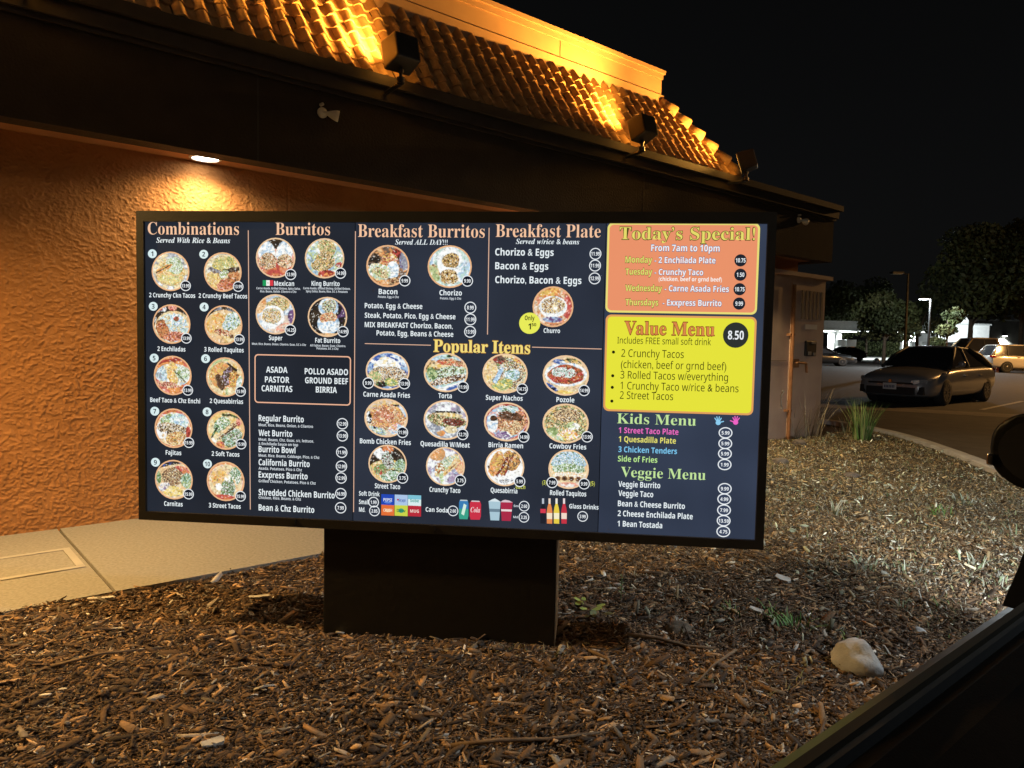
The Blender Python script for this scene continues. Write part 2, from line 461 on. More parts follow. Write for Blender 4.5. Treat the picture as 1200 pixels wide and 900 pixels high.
floodlight(5.80, 'black floodlight on the eave between the near one and roof hip', aim=(-.55, .75, 1.15), tilt=-.3)
floodlight(7.62, 'black floodlight at the far hip end of the tile roof', aim=(-1.0, .75, .85), yaw=.5, tilt=-.3)
floodlight(.80, 'black floodlight on the eave beyond the photo left edge', aim=(.55, .85, .95))

# unseen amber lamp, its gooseneck fixture invented, beyond the left edge of the photo
t = thing('added_gooseneck', 'unseen amber lamp with invented gooseneck on the fascia beyond the photo left edge', 'wall lamp', P(-.7, FO, 2.85), BANG)
mb = MB(); mb.lathe([(.06, 0), (.06, -.02), (.03, -.03)], 16, 'y'); mb.build('mount_plate', M_black, t)
mb = MB(); mb.tube([(0, -.02, 0), (0, -.2, .14), (0, -.4, .16), (0, -.55, .08), (0, -.58, .0)], .016, 8); mb.build('arm', M_black, t, sm=True)
mb = MB(); mb.lathe([(.03, .02), (.06, -.03), (.16, -.12), (.155, -.12), (.05, -.04), (.02, -.02)], 20, 'z', (0, -.58, 0)); mb.build('shade', M_black, t, sm=True)
mb = MB(); mb.lathe([(.02, -.045), (.045, -.07), (.04, -.10), (.015, -.115)], 14, 'z', (0, -.58, 0)); mb.build('bulb', emat('amber_bulb', C_NECK, 12.0), t, sm=True)
lamp('added_gooseneck_bulb', 'SPOT', P_NECK, C_NECK, P(-.7, FO + .58, 2.72), P(1.2, 1.95, .1), None, .05, 116, 1.0)

# twin-head spotlight on the fascia (off)
M_cream = mat('cream_plastic', (.62, .55, .42), (.70, .63, .50), 20, .45)
def spot_fixture(u_, z_, lab, yaw=.5, sc=1.0):
    t = thing('wall_spotlight', lab, 'spotlight', P(u_, FO, z_), BANG)
    mb = MB(); mb.lathe([(.052 * sc, .0), (.052 * sc, -.012), (.04 * sc, -.026), (.015 * sc, -.03)], 20, 'y'); mb.build('mount_plate', M_cream, t, sm=True)
    mb = MB(); d = Vector((math.cos(yaw), -math.sin(yaw) * .7, -.15)).normalized()
    o = Vector((0, -.03, 0)) * sc
    mb.tube([o, o + d * .04 * sc, o + d * .07 * sc, o + d * .12 * sc, o + d * .15 * sc], [.016 * sc, .018 * sc, .034 * sc, .052 * sc, .055 * sc], 16)
    mb.build('lamp_head', M_cream, t, sm=True)
    mb = MB(); mb.tube([o + d * .150 * sc, o + d * .153 * sc], [.050 * sc, .046 * sc], 16); mb.build('lens', M_black, t)
    mb = MB(); mb.lathe([(.012, 0), (.012, -.03), (.006, -.04)], 10, 'y', (-.01, 0, .075 * sc)); mb.build('sensor', M_cream, t)
spot_fixture(2.446, 2.95, 'cream bullet spotlight mounted on dark fascia above menu board heading', .5, .72)
spot_fixture(9.15, 3.0, 'small cream spotlight near the right end of the dark fascia', .3, .8)

# ------------------------------------------------------------------ utility enclosure at the building end
M_enc = mat('painted_metal_door', (.44, .30, .22), (.54, .385, .28), 2.6, .65, bump=.15, bscale=25, bdist=.01)
M_enc_d = mat('louver_dark', (.20, .15, .10), (.26, .19, .12), 9, .7)
M_pipe = mat('rusty_pipe', (.17, .07, .022), (.25, .10, .03), 16, .75)
M_steel = mat('galvanised_steel', (.5, .5, .48), (.62, .61, .58), 20, .35, .9)
cab = thing('utility_enclosure', 'tan painted metal utility enclosure with louvered door at building end', 'enclosure', P(9.8, .1, 0), BANG)
def X(u): return u - 9.8
mb = MB(); mb.box(X(8.75), X(10.52), 0, 1.0, .0, 2.32); mb.build('body', M_enc, cab)
mb = MB(); mb.box(X(8.72), X(10.60), -.07, 1.05, 2.32, 2.375); mb.build('lid', M_enc, cab)
mb = MB(); mb.box(X(9.56), X(10.47), -.022, -.002, .10, 2.24); mb.build('door', M_enc, cab, bevel=.004, seg=1)
door = cab.children[-1]
mb = MB()
for k in range(6):
    a = 9.80 + k * .108; mb.box(X(a), X(a + .052), -.036, -.023, 1.74, 2.14)
mb.build('louver', M_enc_d, door)
mb = MB(); mb.box(X(9.92), X(10.26), -.032, -.0235, 1.60, 1.67); mb.build('name_plate', mat('pale_plate', (.62, .56, .46), rough=.5), door)
mb = MB(); mb.box(X(9.93), X(10.22), -.06, -.0235, 1.22, 1.44); mb.build('lock_box', M_black, door, bevel=.015)
for bx_ in ((9.98, 10.06, 1.235, 1.285), (10.13, 10.19, 1.23, 1.27), (10.07, 10.18, 1.395, 1.425)):
    mb = MB(); mb.box(X(bx_[0]), X(bx_[1]), -.068, -.061, bx_[2], bx_[3]); mb.build('latch', M_steel, door)
mb = MB(); mb.tube([(X(9.62), -.02, 1.13), (X(9.62), -.09, 1.13), (X(9.86), -.10, 1.12), (X(9.89), -.10, .99)], .016, 8); mb.box(X(9.60), X(9.76), -.05, -.024, 1.06, 1.18)
mb.build('handle', M_pipe, door)
mb = MB(); mb.tube([(X(9.54), -.055, .05), (X(9.54), -.055, 2.2)], .026, 12)
for z_ in (.45, 1.5): mb.box(X(9.48), X(9.60), -.06, -.002, z_, z_ + .03)
mb.build('pipe', M_pipe, cab)
mb = MB(); mb.box(X(8.76), X(9.5), -.006, -.0015, 1.15, 1.162); mb.build('seam', M_enc_d, cab)
mb = MB(); mb.tube([(X(9.40), -.03, .50), (X(9.36), -.03, .56), (X(9.36), -.03, .68), (X(9.42), -.03, .74)], .008, 6); mb.tube([(X(9.40), -.003, .50), (X(9.40), -.03, .50)], .008, 6); mb.tube([(X(9.42), -.003, .74), (X(9.42), -.03, .74)], .008, 6)
mb.build('padlock_hasp', M_steel, cab)

# =================================================================== MENU BOARD
BC = np.array([-.2986, 3.0258, 0.0]); BYAW = -math.radians(6.0593)
BX = np.array([math.cos(BYAW), math.sin(BYAW), 0]); BN = np.array([-math.sin(BYAW), math.cos(BYAW), 0])   # BN points away from the lane
FACE = .014
def mp(px, py, depth=FACE):
    """a point of the printed face, read off the photograph and brought onto the board's own plane"""
    d = ray_at(px, py); t = ((BC + BN * depth - CO) @ BN) / (d @ BN); q = CO + d * t - BC
    return float(q @ BX), float(q[2])
board = thing('menu_board', 'large backlit drive through menu board on black pedestal', 'menu board', tuple(BC), BYAW)
HW, ZB0, ZB1 = 1.3157, .5429, 1.867
M_frame = mat('menu_frame_black', (.018, .016, .013), (.028, .024, .019), 6, .42, bump=.08, bscale=120)
sx0, sz1 = mp(170, 260); sx1, _ = mp(899, 262); _, sz0 = mp(530, 615.5)
mb = MB(); th = .24
mb.box(-HW, HW, .03, th, ZB0, ZB1)
mb.box(-HW, HW, 0, .03, sz1, ZB1); mb.box(-HW, HW, 0, .03, ZB0, sz0); mb.box(-HW, sx0, 0, .03, sz0, sz1); mb.box(sx1, HW, 0, .03, sz0, sz1)
mb.build('cabinet', M_frame, board)
for k in range(3):
    mb = MB(); mb.box(-.62 + k * .6 - .012, -.62 + k * .6 + .012, -.006, .0, ZB0 + .015, ZB0 + .035); mb.build('latch', M_black, board)
px0 = mp(379, 690, .04)[0]; px1 = mp(650.5, 700, .04)[0]
mb = MB(); mb.box(px0, px1, .04, .30, -.05, ZB0 - .001); mb.build('pedestal', mat('pedestal_black_paint', (.005, .0045, .004), (.018, .009, .006), 2.2, .55, bump=.1, bscale=30, ramp=(.5, .85)), board, bevel=.004, seg=1)

mb = MB(); mb.box(px0 - .03, px1 + .03, .02, .33, -.02, .075); mb.build('base_plate', M_black, board, bevel=.004, seg=1)
mb = MB(); mb.box(px1 + .0005, px1 + .004, .05, .29, .0, ZB0 - .004); mb.build('lit_side_panel', mat('pale_lit_metal', (.62, .64, .66), (.52, .54, .56), 9, .5), board, label='pale metal side with lamp light put into its colour')  # pale colour stands in for lamp light on this side
PMC = {}
def pm(hexc, k=1.0):
    key = (hexc, k)
    if key not in PMC:
        PMC[key] = emat('print_' + hexc, lin(hexc), k)
    return PMC[key]
NAVY = '2a3040'
def rect_pts(x0, z0, x1, z1, r=0.0, n=6):
    if r <= 0: return [(x0, z0), (x1, z0), (x1, z1), (x0, z1)]
    out = []
    for cx, cz, a0 in ((x1 - r, z0 + r, -90), (x1 - r, z1 - r, 0), (x0 + r, z1 - r, 90), (x0 + r, z0 + r, 180)):
        for k in range(n + 1):
            a = math.radians(a0 + 90 * k / n); out.append((cx + r * math.cos(a), cz + r * math.sin(a)))
    return out
class PR:
    """flat print: layers of filled shapes a fraction of a millimetre apart"""
    def __init__(s): s.v = []; s.f = []; s.mi = []; s.m = []
    def _m(s, m):
        if m not in s.m: s.m.append(m)
        return s.m.index(m)
    def poly(s, pts, m, y=0.0):
        b = len(s.v); s.v += [(x, FACE - y, z) for x, z in pts]; s.f.append(tuple(range(b, b + len(pts)))); s.mi.append(s._m(m))
    def disc(s, c, rx, rz, m, y=0.0, n=28):
        s.poly([(c[0] + rx * math.cos(2 * math.pi * k / n), c[1] + rz * math.sin(2 * math.pi * k / n)) for k in range(n)], m, y)
    def ring(s, pts_o, pts_i, m, y=0.0):
        n = len(pts_o); b = len(s.v); s.v += [(x, FACE - y, z) for x, z in pts_o] + [(x, FACE - y, z) for x, z in pts_i]; mi = s._m(m)
        for k in range(n):
            s.f.append((b + k, b + (k + 1) % n, b + n + (k + 1) % n, b + n + k)); s.mi.append(mi)
    def ell_ring(s, c, rx, rz, w, m, y=0.0, n=28):
        f = lambda d: [(c[0] + (rx + d) * math.cos(2 * math.pi * k / n), c[1] + (rz + d) * math.sin(2 * math.pi * k / n)) for k in range(n)]
        s.ring(f(w / 2), f(-w / 2), m, y)
    def mesh_in(s, me, m, y=0.0):
        """append (x, z) geometry (verts list, faces)"""
        b = len(s.v); s.v += [(x, FACE - y, z) for x, z in me[0]]; mi = s._m(m)
        for f in me[1]: s.f.append(tuple(b + i for i in f)); s.mi.append(mi)
    def build(s, name, parent, label=None):
        me = new_mesh(name, s.v, s.f); me.polygons.foreach_set('material_index', s.mi)
        return link(name, me, s.m, parent, label=label)

# ---- lettering: glyphs of the built-in font (its serif alphabets for headings)
def serif(t, a, b):
    out = ''
    for ch in t:
        if 'A' <= ch <= 'Z': out += chr(a + ord(ch) - 65)
        elif 'a' <= ch <= 'z':
            out += '\u210e' if (b == 0x1D44E and ch == 'h') else chr(b + ord(ch) - 97)
        else: out += ch
    return out
TXC = {}
def glyphs(text, style, off):
    key = (text, style, off)
    if key in TXC: return TXC[key]
    cu = bpy.data.curves.new('lettering', 'FONT'); cu.resolution_u = 3
    t = text
    if style == 'serif': t = serif(text, 0x1D400, 0x1D41A)
    if style == 'italic': t = serif(text, 0x1D468, 0x1D482)
    if style == 'sansr':
        t = serif(text, 0x1D5A0, 0x1D5BA); t = ''.join(chr(0x1D7E2 + ord(ch) - 48) if '0' <= ch <= '9' else ch for ch in t)
    if style == 'sans':
        t = serif(text, 0x1D5D4, 0x1D5EE); t = ''.join(chr(0x1D7EC + ord(ch) - 48) if '0' <= ch <= '9' else ch for ch in t)
    cu.body = t; cu.offset = off; cu.size = 1.0; cu.fill_mode = 'FRONT'
    ob = bpy.data.objects.new('lettering', cu)
    COL.objects.link(ob); bpy.context.view_layer.update()
    me = bpy.data.meshes.new_from_object(ob.evaluated_get(bpy.context.evaluated_depsgraph_get()))
    vs = [(v.co.x, v.co.y) for v in me.vertices]; fs = [tuple(p.vertices) for p in me.polygons]
    bpy.data.objects.remove(ob); bpy.data.curves.remove(cu); bpy.data.meshes.remove(me)
    TXC[key] = (vs, fs); return TXC[key]
CAP = {'serif': .69, 'italic': .69, 'sans': .714, 'sansr': .714}
def text_geo(text, style, x0, x1, base, cap, off=.0, slope=0.0):
    """lettering fitted between photo pixels x0..x1 on baseline `base`, capital height `cap` px"""
    A = mp(x0, base); B = mp(x1, base); Ctop = mp(x0, base - cap)
    vs, fs = glyphs(text, style, off)
    if not vs: return ([], [])
    xs = [v[0] for v in glyphs(text, style, off)[0]]
    lo, hi = min(xs), max(xs)
    kx = (B[0] - A[0]) / (hi - lo)
    if len(text) == 1:                       # a lone figure keeps its own proportions
        kx = (Ctop[1] - A[1]) / CAP[style] * .95; mid = (A[0] + B[0]) / 2; A = (mid - kx * (hi - lo) / 2, A[1])
    kz = (Ctop[1] - A[1]) / CAP[style]
    return ([(A[0] + (v[0] - lo) * kx, A[1] + v[1] * kz) for v in vs], fs)
def T(parent, name, text, x0, x1, base, cap, col, style='sans', off=0.0, y=.0012, outline=None, ow=.03, k=1.0, label=None):
    pr = PR()
    if outline:
        g = text_geo(text, style, x0 - ow * 12, x1 + ow * 12, base + .25, cap * 1.0 + .5, off + ow); pr.mesh_in(g, pm(outline), y - .0004)
    pr.mesh_in(text_geo(text, style, x0, x1, base, cap, off), pm(col, k), y)
    return pr.build(name, parent, label)
def badge(parent, px, py, r, price, fill='141a26', ring='e8eef2', tcol='eef4f8', rx=None, y=.0022, outline=True):
    c = mp(px, py); e = mp(px + (rx or r), py); f = mp(px, py - r)
    RX = e[0] - c[0]; RZ = f[1] - c[1]
    pr = PR(); pr.disc(c, RX, RZ, pm(fill), y)
    if outline: pr.ell_ring(c, RX, RZ, RX * .17, pm(ring), y + .0003)
    w = (rx or r) * (.80 if len(price) > 4 else .62)
    pr.mesh_in(text_geo(price, 'sans', px - w, px + w, py + r * .33, r * .68, 0.0), pm(tcol), y + .0005)
    return pr.build('price_badge', parent)

# ---- dish photographs printed on the face: procedural colour per point of a fine disc
CC = {'w': 'e6ecec', 'W': 'f6f6ee', 'c': 'e4d2a0', 'y': 'e0b850', 'Y': 'e8d060', 'g': '7f9a58', 'G': '4f7a48', 'l': 'b4c486', 'b': '7c4e30', 'B': '583622', 'd': '33291f',
      'r': 'c0443a', 'R': '98281f', 'o': 'e2913f', 'O': 'd07838', 'p': 'e29a80', 'k': '14171e', 'n': '2f58a8', 's': '9cc0dc', 't': 'c8965a', 'T': 'e0b880', 'v': '6a4880', 'q': 'a08aa8', 'e': 'b0d0c4', 'm': '6e5a4c', 'h': 'd8c4b0', 'x': '8c92a0'}
CCL = {k: np.array(lin(v)) for k, v in CC.items()}
NRR, NSS = 34, 104
_rr = np.linspace(0, 1, NRR + 1)[1:]; _tt = np.arange(NSS) * 2 * math.pi / NSS
DX = np.concatenate([[0], np.outer(_rr, np.cos(_tt)).ravel()]); DY = np.concatenate([[0], np.outer(_rr, np.sin(_tt)).ravel()])
DF = [(0, 1 + k, 1 + (k + 1) % NSS) for k in range(NSS)]
DF += [(1 + r * NSS + k, 1 + (r + 1) * NSS + k, 1 + (r + 1) * NSS + (k + 1) % NSS, 1 + r * NSS + (k + 1) % NSS) for r in range(NRR - 1) for k in range(NSS)]
M_dish = emat('dish_print', (1, 1, 1), 1.0, (.05, .05, .05), 'paint')
def paint(layers, seed):
    x, y = DX, DY
    col = np.tile(np.array(CCL['c']), (len(x), 1))
    for li, (kind, a, b, c, d, rot, pal, fr) in enumerate(layers):
        s_ = seed * 31 + li * 7
        wx = x + .10 * (vnoise(x * 4 + 9, y * 4, s_) - .5) * (fr > 3); wy = y + .10 * (vnoise(x * 4, y * 4 + 5, s_ + 1) - .5) * (fr > 3)
        t = math.radians(rot); ux = (wx - a) * math.cos(t) + (wy - b) * math.sin(t); uy = -(wx - a) * math.sin(t) + (wy - b) * math.cos(t)
        if kind == 'E': m = (ux / c) ** 2 + (uy / d) ** 2 < 1
        elif kind == 'B': m = (abs(ux) < c) & (abs(uy) < d)
        else: m = uy > 0
        n = vnoise(ux * fr * 1.7 + 3, uy * fr * 1.7, s_ + 2) * .5 + vnoise(ux * fr * 3.6, uy * fr * 3.6, s_ + 3) * .5
        n = np.clip((n - .24) / .52, 0, .999)
        P_ = np.array([CCL[ch] for ch in pal]); f = n * len(pal); i0 = f.astype(int)
        cc = P_[i0]
        if fr <= 3:
            i1 = np.minimum(i0 + 1, len(pal) - 1); w = (f - i0)[:, None]; cc = cc * (1 - w) + P_[i1] * w
        jit = (.82 + .36 * vnoise(x * 16, y * 16, s_ + 4))[:, None]
        col = np.where(m[:, None], cc * jit, col)
    hi = vnoise(x * 13 + seed, y * 13, seed + 91) * .6 + vnoise(x * 24, y * 24, seed + 92) * .4
    col = col * (.68 + .64 * hi)[:, None]                                                  # the grain of a food photograph
    sp = hi > .76; col[sp] = col[sp] * .35 + np.array(CCL['W']) * .65
    dk = hi < .24; col[dk] *= .55
    g = col.mean(1)[:, None]; col = g + (col - g) * .86
    return np.clip(col * 1.12, 0, 1)
E_, B_ = 'E', 'B'
DISHES = {
 'crunchy chicken tacos': [('H', 0, -9, 0, 0, 0, 'hcw', 2), (E_, 0, 0, .95, .95, 0, 'wxc', 2), (E_, .0, -.05, .82, .72, 15, 'ytcyl', 7), (E_, .25, .3, .5, .42, -50, 'leWlg', 8), (E_, -.35, .12, .52, .14, 28, 'yto', 6), (B_, -.4, .12, .5, .03, 28, 'Bd', 5), (E_, -.05, -.45, .6, .25, 0, 'yclY', 9)],
 'crunchy beef tacos': [('H', 0, -9, 0, 0, 0, 'hcx', 2), (E_, 0, 0, .95, .93, 0, 'wc', 2), (E_, .1, .4, .7, .42, 10, 'lygcY', 8), (E_, -.45, -.4, .5, .5, 0, 'ytcY', 8), (E_, .25, -.7, .55, .35, 0, 'rbOp', 7), (E_, .6, -.2, .35, .35, 0, 'bOt', 7), (B_, .45, .12, .45, .1, 12, 'kdm', 5), (B_, -.45, .06, .4, .1, -20, 'dxm', 5), (E_, .05, -.1, .3, .18, 30, 'lgW', 9)],
 'enchiladas': [('H', 0, -9, 0, 0, 0, 'kdk', 2), (E_, -.45, .78, .22, .14, 0, 'wxr', 5), (E_, .05, .85, .25, .13, 0, 'rp', 4), (E_, .1, -.25, 1.05, .95, 0, 'cTc', 2), (E_, .05, -.2, .85, .78, 0, 'eswlT', 7), (E_, -.5, -.3, .35, .55, 20, 'bOtR', 6), (E_, .1, -.65, .6, .25, 5, 'bRpO', 7), (E_, .3, .25, .32, .3, 0, 'esW', 6), (E_, .28, .27, .15, .14, 0, 'rb', 4)],
 'rolled taquitos': [('H', 0, -9, 0, 0, 0, 'mxd', 2), (E_, 0, -.15, 1.05, .95, 0, 'ycT', 2), (E_, -.35, .05, .6, .55, 20, 'oyT', 4), (E_, .5, .2, .6, .42, 40, 'esWlG', 7), (E_, -.05, -.4, .5, .18, -15, 'bRcO', 6), (E_, .2, -.75, .6, .18, 0, 'cyT', 3), (E_, .45, -.6, .12, .08, 0, 'bB', 4)],
 'beef taco and cheese enchilada': [('H', 0, -9, 0, 0, 0, 'pro', 2), (B_, 0, .8, 1, .08, 10, 'rR', 4), (E_, 0, 0, .95, .62, 0, 'wcs', 4), (E_, .0, .1, .35, .62, 10, 'ycoY', 7), (E_, -.6, .05, .32, .35, 0, 'wsex', 6), (E_, .55, .12, .4, .4, 0, 'leWg', 7), (B_, .4, -.05, .5, .04, -40, 'Gd', 5), (E_, -.2, -.5, .6, .16, -5, 'bpRc', 7)],
 'quesabirrias': [('H', 0, -9, 0, 0, 0, 'hcl', 2), (E_, .1, -.1, 1.0, .95, 0, 'yTc', 3), (E_, -.1, .05, .75, .7, 0, 'yto', 6), (E_, .15, .05, .3, .62, -25, 'Bdmq', 7), (E_, -.3, -.25, .2, .45, 20, 'bmdB', 7), (E_, .5, -.1, .3, .45, 0, 'Oyb', 7), (B_, .4, .55, .35, .06, -35, 'dk', 4), (E_, .8, -.3, .2, .35, 0, 'lew', 5), (E_, .1, -.75, .1, .25, 0, 'lW', 4)],
 'fajitas': [('H', 0, -9, 0, 0, 0, 'prO', 2), (E_, 0, -.05, .95, .88, 0, 'cTw', 3), (E_, -.3, .4, .45, .32, 20, 'lge', 6), (E_, .35, .4, .5, .36, -20, 'wes', 5), (E_, -.05, -.05, .85, .35, -10, 'dmcBTw', 9), (E_, .1, -.55, .6, .35, 10, 'oTbyc', 9), (E_, .8, -.2, .15, .3, 0, 'rR', 5)],
 'soft tacos': [('H', 0, -9, 0, 0, 0, 'Tyc', 2), (E_, -.2, .25, .5, .4, 30, 'eGglW', 9), (E_, .35, -.4, .6, .5, 20, 'eGgmW', 9), (B_, .1, .05, .75, .08, 35, 'Tcb', 4), (B_, .14, -.06, .75, .04, 35, 'bB', 4), (E_, -.6, -.45, .18, .2, 0, 'Wc', 4), (E_, .75, .5, .18, .25, 0, 'rRp', 5), (B_, .3, .75, .5, .06, -10, 'dGb', 5), (B_, -.6, -.1, .35, .06, 60, 'Gk', 5), (E_, -.3, -.8, .25, .2, 0, 'orp', 4)],
 'carnitas': [('H', 0, -9, 0, 0, 0, 'hcT', 2), (B_, -.2, .85, .6, .12, 12, 'kdn', 4), (E_, .5, .55, .5, .2, -10, 'rpO', 4), (E_, -.05, .15, .58, .5, 0, 'bmTBcd', 8), (E_, .7, -.05, .3, .4, 0, 'lgeG', 7), (E_, -.85, .1, .15, .3, 0, 'gG', 5), (E_, -.05, -.62, .5, .28, 0, 'yYc', 7), (E_, -.6, -.4, .35, .2, 30, 'hwq', 5)],
 'street tacos': [('H', 0, -9, 0, 0, 0, 'Oop', 2), (E_, 0, 0, .93, .9, 0, 'hTc', 3), (E_, -.35, .15, .5, .45, 30, 'oyT', 4), (E_, .5, .25, .35, .6, -20, 'eGgW', 9), (E_, .1, -.4, .42, .45, 0, 'eGgmW', 9), (E_, -.38, -.3, .18, .2, 30, 'W', 3), (E_, .1, .2, .2, .14, 40, 'Wc', 3), (E_, -.15, -.85, .6, .15, 0, 'Or', 3), (B_, .6, -.3, .05, .45, 20, 'cT', 3)],
 'mexican burrito halves': [('H', 0, -9, 0, 0, 0, 'kd', 2), ('H', 0, .45, 0, 0, 180, 'hp', 2), (E_, 0, -.7, 1.1, .45, 0, 'pOr', 2), (E_, -.48, .3, .46, .62, 20, 'wsW', 3), (E_, .48, .32, .44, .6, -20, 'wsW', 3), (E_, -.42, -.18, .48, .42, 10, 'bTdchO', 9), (E_, .5, -.18, .42, .38, -10, 'bTdchO', 9)],
 'king burrito': [('H', 0, -9, 0, 0, 0, 'wls', 2), (E_, .1, .55, .5, .4, -30, 'ycbTlg', 9), (E_, -.1, -.2, .65, .48, 15, 'ycbTdg', 9), (E_, .2, -.85, .55, .25, 0, 'rRo', 4), (E_, .8, -.3, .25, .15, 10, 'rRw', 4), (E_, -.7, .2, .25, .45, 0, 'wsl', 3)],
 'super burrito': [('H', 0, -9, 0, 0, 0, 'wsh', 2), (E_, -.85, .5, .35, .5, -20, 'oT', 3), (E_, .85, -.1, .2, .35, 0, 'kv', 3), (E_, .15, .5, .6, .38, 5, 'ygTcbl', 9), (E_, -.15, -.15, .62, .6, 15, 'Ww', 3), (E_, -.2, -.08, .5, .42, 15, 'ycbTwg', 9), (E_, .35, -.75, .5, .25, 30, 'Thp', 3)],
 'fat burrito': [('H', 0, -9, 0, 0, 0, 'kkd', 2), (E_, .65, .35, .4, .6, 0, 'kvk', 2), (E_, .05, .5, .52, .48, 0, 'Wws', 3), (E_, .1, .55, .38, .36, 0, 'ebdlwT', 9), (E_, .05, -.35, .58, .55, 0, 'Wws', 3), (E_, .05, -.05, .45, .3, 0, 'Tbcro', 9), (E_, .1, -.5, .45, .28, 0, 'sww', 5), (E_, .1, -.95, .6, .12, 0, 'oT', 3)],
 'bacon burrito': [('H', 0, -9, 0, 0, 0, 'Tom', 3), (E_, -.7, .3, .35, .35, 0, 'kdm', 4), (E_, .5, .6, .35, .3, 0, 'rRd', 4), (E_, .8, .3, .25, .5, 0, 'svx', 3), (E_, .1, .35, .38, .3, 10, 'orbTy', 8), (E_, .25, -.2, .3, .45, 0, 'wsW', 3), (E_, -.4, -.3, .58, .4, -15, 'Wlec', 5), (E_, -.35, -.35, .42, .22, -20, 'glTcB', 8), (E_, .3, -.7, .3, .15, 20, 'bTd', 6)],
 'chorizo burrito': [('H', 0, -9, 0, 0, 0, 'swe', 2), (E_, -.8, -.3, .4, .4, 0, 'bTl', 3), (E_, .0, .2, .6, .75, 0, 'Ww', 3), (E_, .05, .3, .4, .38, 0, 'tcbyd', 10), (E_, 0, -.5, .42, .35, -20, 'tcbyd', 10), (E_, -.65, -.55, .2, .2, 0, 'gl', 3), (E_, .65, -.3, .3, .5, 0, 'esw', 3)],
 'churro': [('H', 0, -9, 0, 0, 0, 'pOTh', 3), (E_, -.2, .75, .6, .3, 10, 'Ooy', 3), (E_, .75, 0, .3, .6, 0, 'pr', 3), (E_, 0, 0, .72, .55, 0, 'Ww', 3), (E_, .0, .05, .62, .42, 0, 'bTcBWy', 6), (E_, .1, -.05, .14, .14, 0, 'Wc', 3), (E_, 0, -.65, .5, .15, 0, 'qsv', 3)],
 'carne asada fries': [('H', 0, -9, 0, 0, 0, 'nsn', 2), (E_, .55, .55, .5, .3, -20, 'swn', 3), (E_, 0, .2, .65, .5, -15, 'Wwc', 5), (E_, 0, -.3, .95, .55, 0, 'bTcmWd', 9), (E_, -.6, -.3, .32, .3, 0, 'lgTc', 7), (E_, .15, -.6, .3, .22, 0, 'lYg', 6), (B_, -.6, .45, .5, .08, -25, 'W', 2), (E_, -.3, -.75, .3, .15, 0, 'kdG', 5)],
 'torta': [('H', 0, -9, 0, 0, 0, 'wse', 2), (E_, -.75, .3, .5, .35, 0, 'ykT', 3), (E_, .3, .5, .75, .2, -8, 'OrTb', 5), (B_, .1, .3, .8, .08, -5, 'yc', 3), (E_, .15, -.1, .95, .42, 12, 'ewlGm', 8), (E_, .1, -.4, .9, .2, 15, 'bdmTw', 8), (B_, .3, -.75, .9, .12, 20, 'wW', 3), (E_, .5, -.85, .5, .2, 15, 'sn', 3), (E_, .15, .85, .15, .08, 0, 'kG', 4), (E_, -.65, -.1, .25, .35, 20, 'gGl', 6)],
 'super nachos': [('H', 0, -9, 0, 0, 0, 'Tcy', 4), (E_, .1, .0, .85, .85, 0, 'mbTcdwg', 8), (E_, -.65, .0, .25, .5, -20, 'ycT', 4), (E_, -.1, -.6, .5, .3, 20, 'lgY', 6), (E_, .35, -.05, .35, .3, 0, 'wseG', 7), (B_, -.3, -.1, .1, .45, -25, 'Ws', 3), (E_, .6, .7, .3, .15, -40, 'ryT', 5), (E_, -.3, .75, .25, .2, 0, 'dmR', 6)],
 'pozole': [('H', 0, -9, 0, 0, 0, 'hTc', 3), (E_, .3, .75, .5, .18, 0, 'gdTy', 6), (E_, 0, .05, .95, .62, 0, 'sWw', 3), (E_, 0, .05, .82, .48, 0, 'rROb', 6), (E_, -.05, .15, .55, .28, 0, 'ewGWR', 8), (E_, -.75, -.6, .5, .15, -30, 'kn', 3), (E_, 0, -.95, .5, .18, 0, 'yY', 4), (E_, -.35, .72, .3, .12, -10, 'wn', 3)],
 'bomb chicken fries': [('H', 0, -9, 0, 0, 0, 'Tyh', 3), (E_, .75, .4, .35, .4, 0, 'swx', 3), (E_, .05, .0, .85, .75, 0, 'TcbpOy', 8), (E_, -.1, .1, .5, .4, 0, 'rTpbO', 8), (E_, -.8, .0, .14, .35, 0, 'kw', 5), (E_, -.4, -.7, .5, .22, -20, 'wlsk', 6), (E_, .5, -.6, .4, .3, 0, 'swp', 6), (B_, .6, .7, .3, .04, 0, 'kd', 4), (B_, .1, -.3, .6, .05, -40, 'OT', 3)],
 'quesadilla': [('H', 0, -9, 0, 0, 0, 'xqw', 2), (E_, 0, -.6, 1.0, .6, 0, 'swx', 3), (E_, .05, -.0, .95, .38, -8, 'cTbdgl', 8), (E_, .35, -.1, .5, .2, -6, 'bdRm', 8), (B_, .1, .42, .6, .05, 0, 'kd', 3), (E_, .2, .28, .6, .1, -4, 'yc', 3), (E_, -.2, -.7, .2, .14, 0, 'ot', 4), (E_, .25, -.5, .3, .2, 0, 'Wc', 3)],
 'birria ramen': [('H', 0, -9, 0, 0, 0, 'rpR', 2), (E_, .0, .0, .92, .85, 0, 'wps', 3), (E_, .2, .05, .72, .7, 0, 'bTOdp', 8), (E_, .0, .65, .5, .22, 0, 'sewG', 6), (E_, .15, .3, .6, .25, -8, 'mbBd', 8), (E_, .2, -.3, .5, .4, 10, 'TcbO', 10), (E_, -.2, -.85, .4, .3, 20, 'qvw', 4), (E_, -.65, -.1, .25, .5, 0, 'wsW', 3), (E_, -.6, .15, .2, .14, -30, 'dB', 4)],
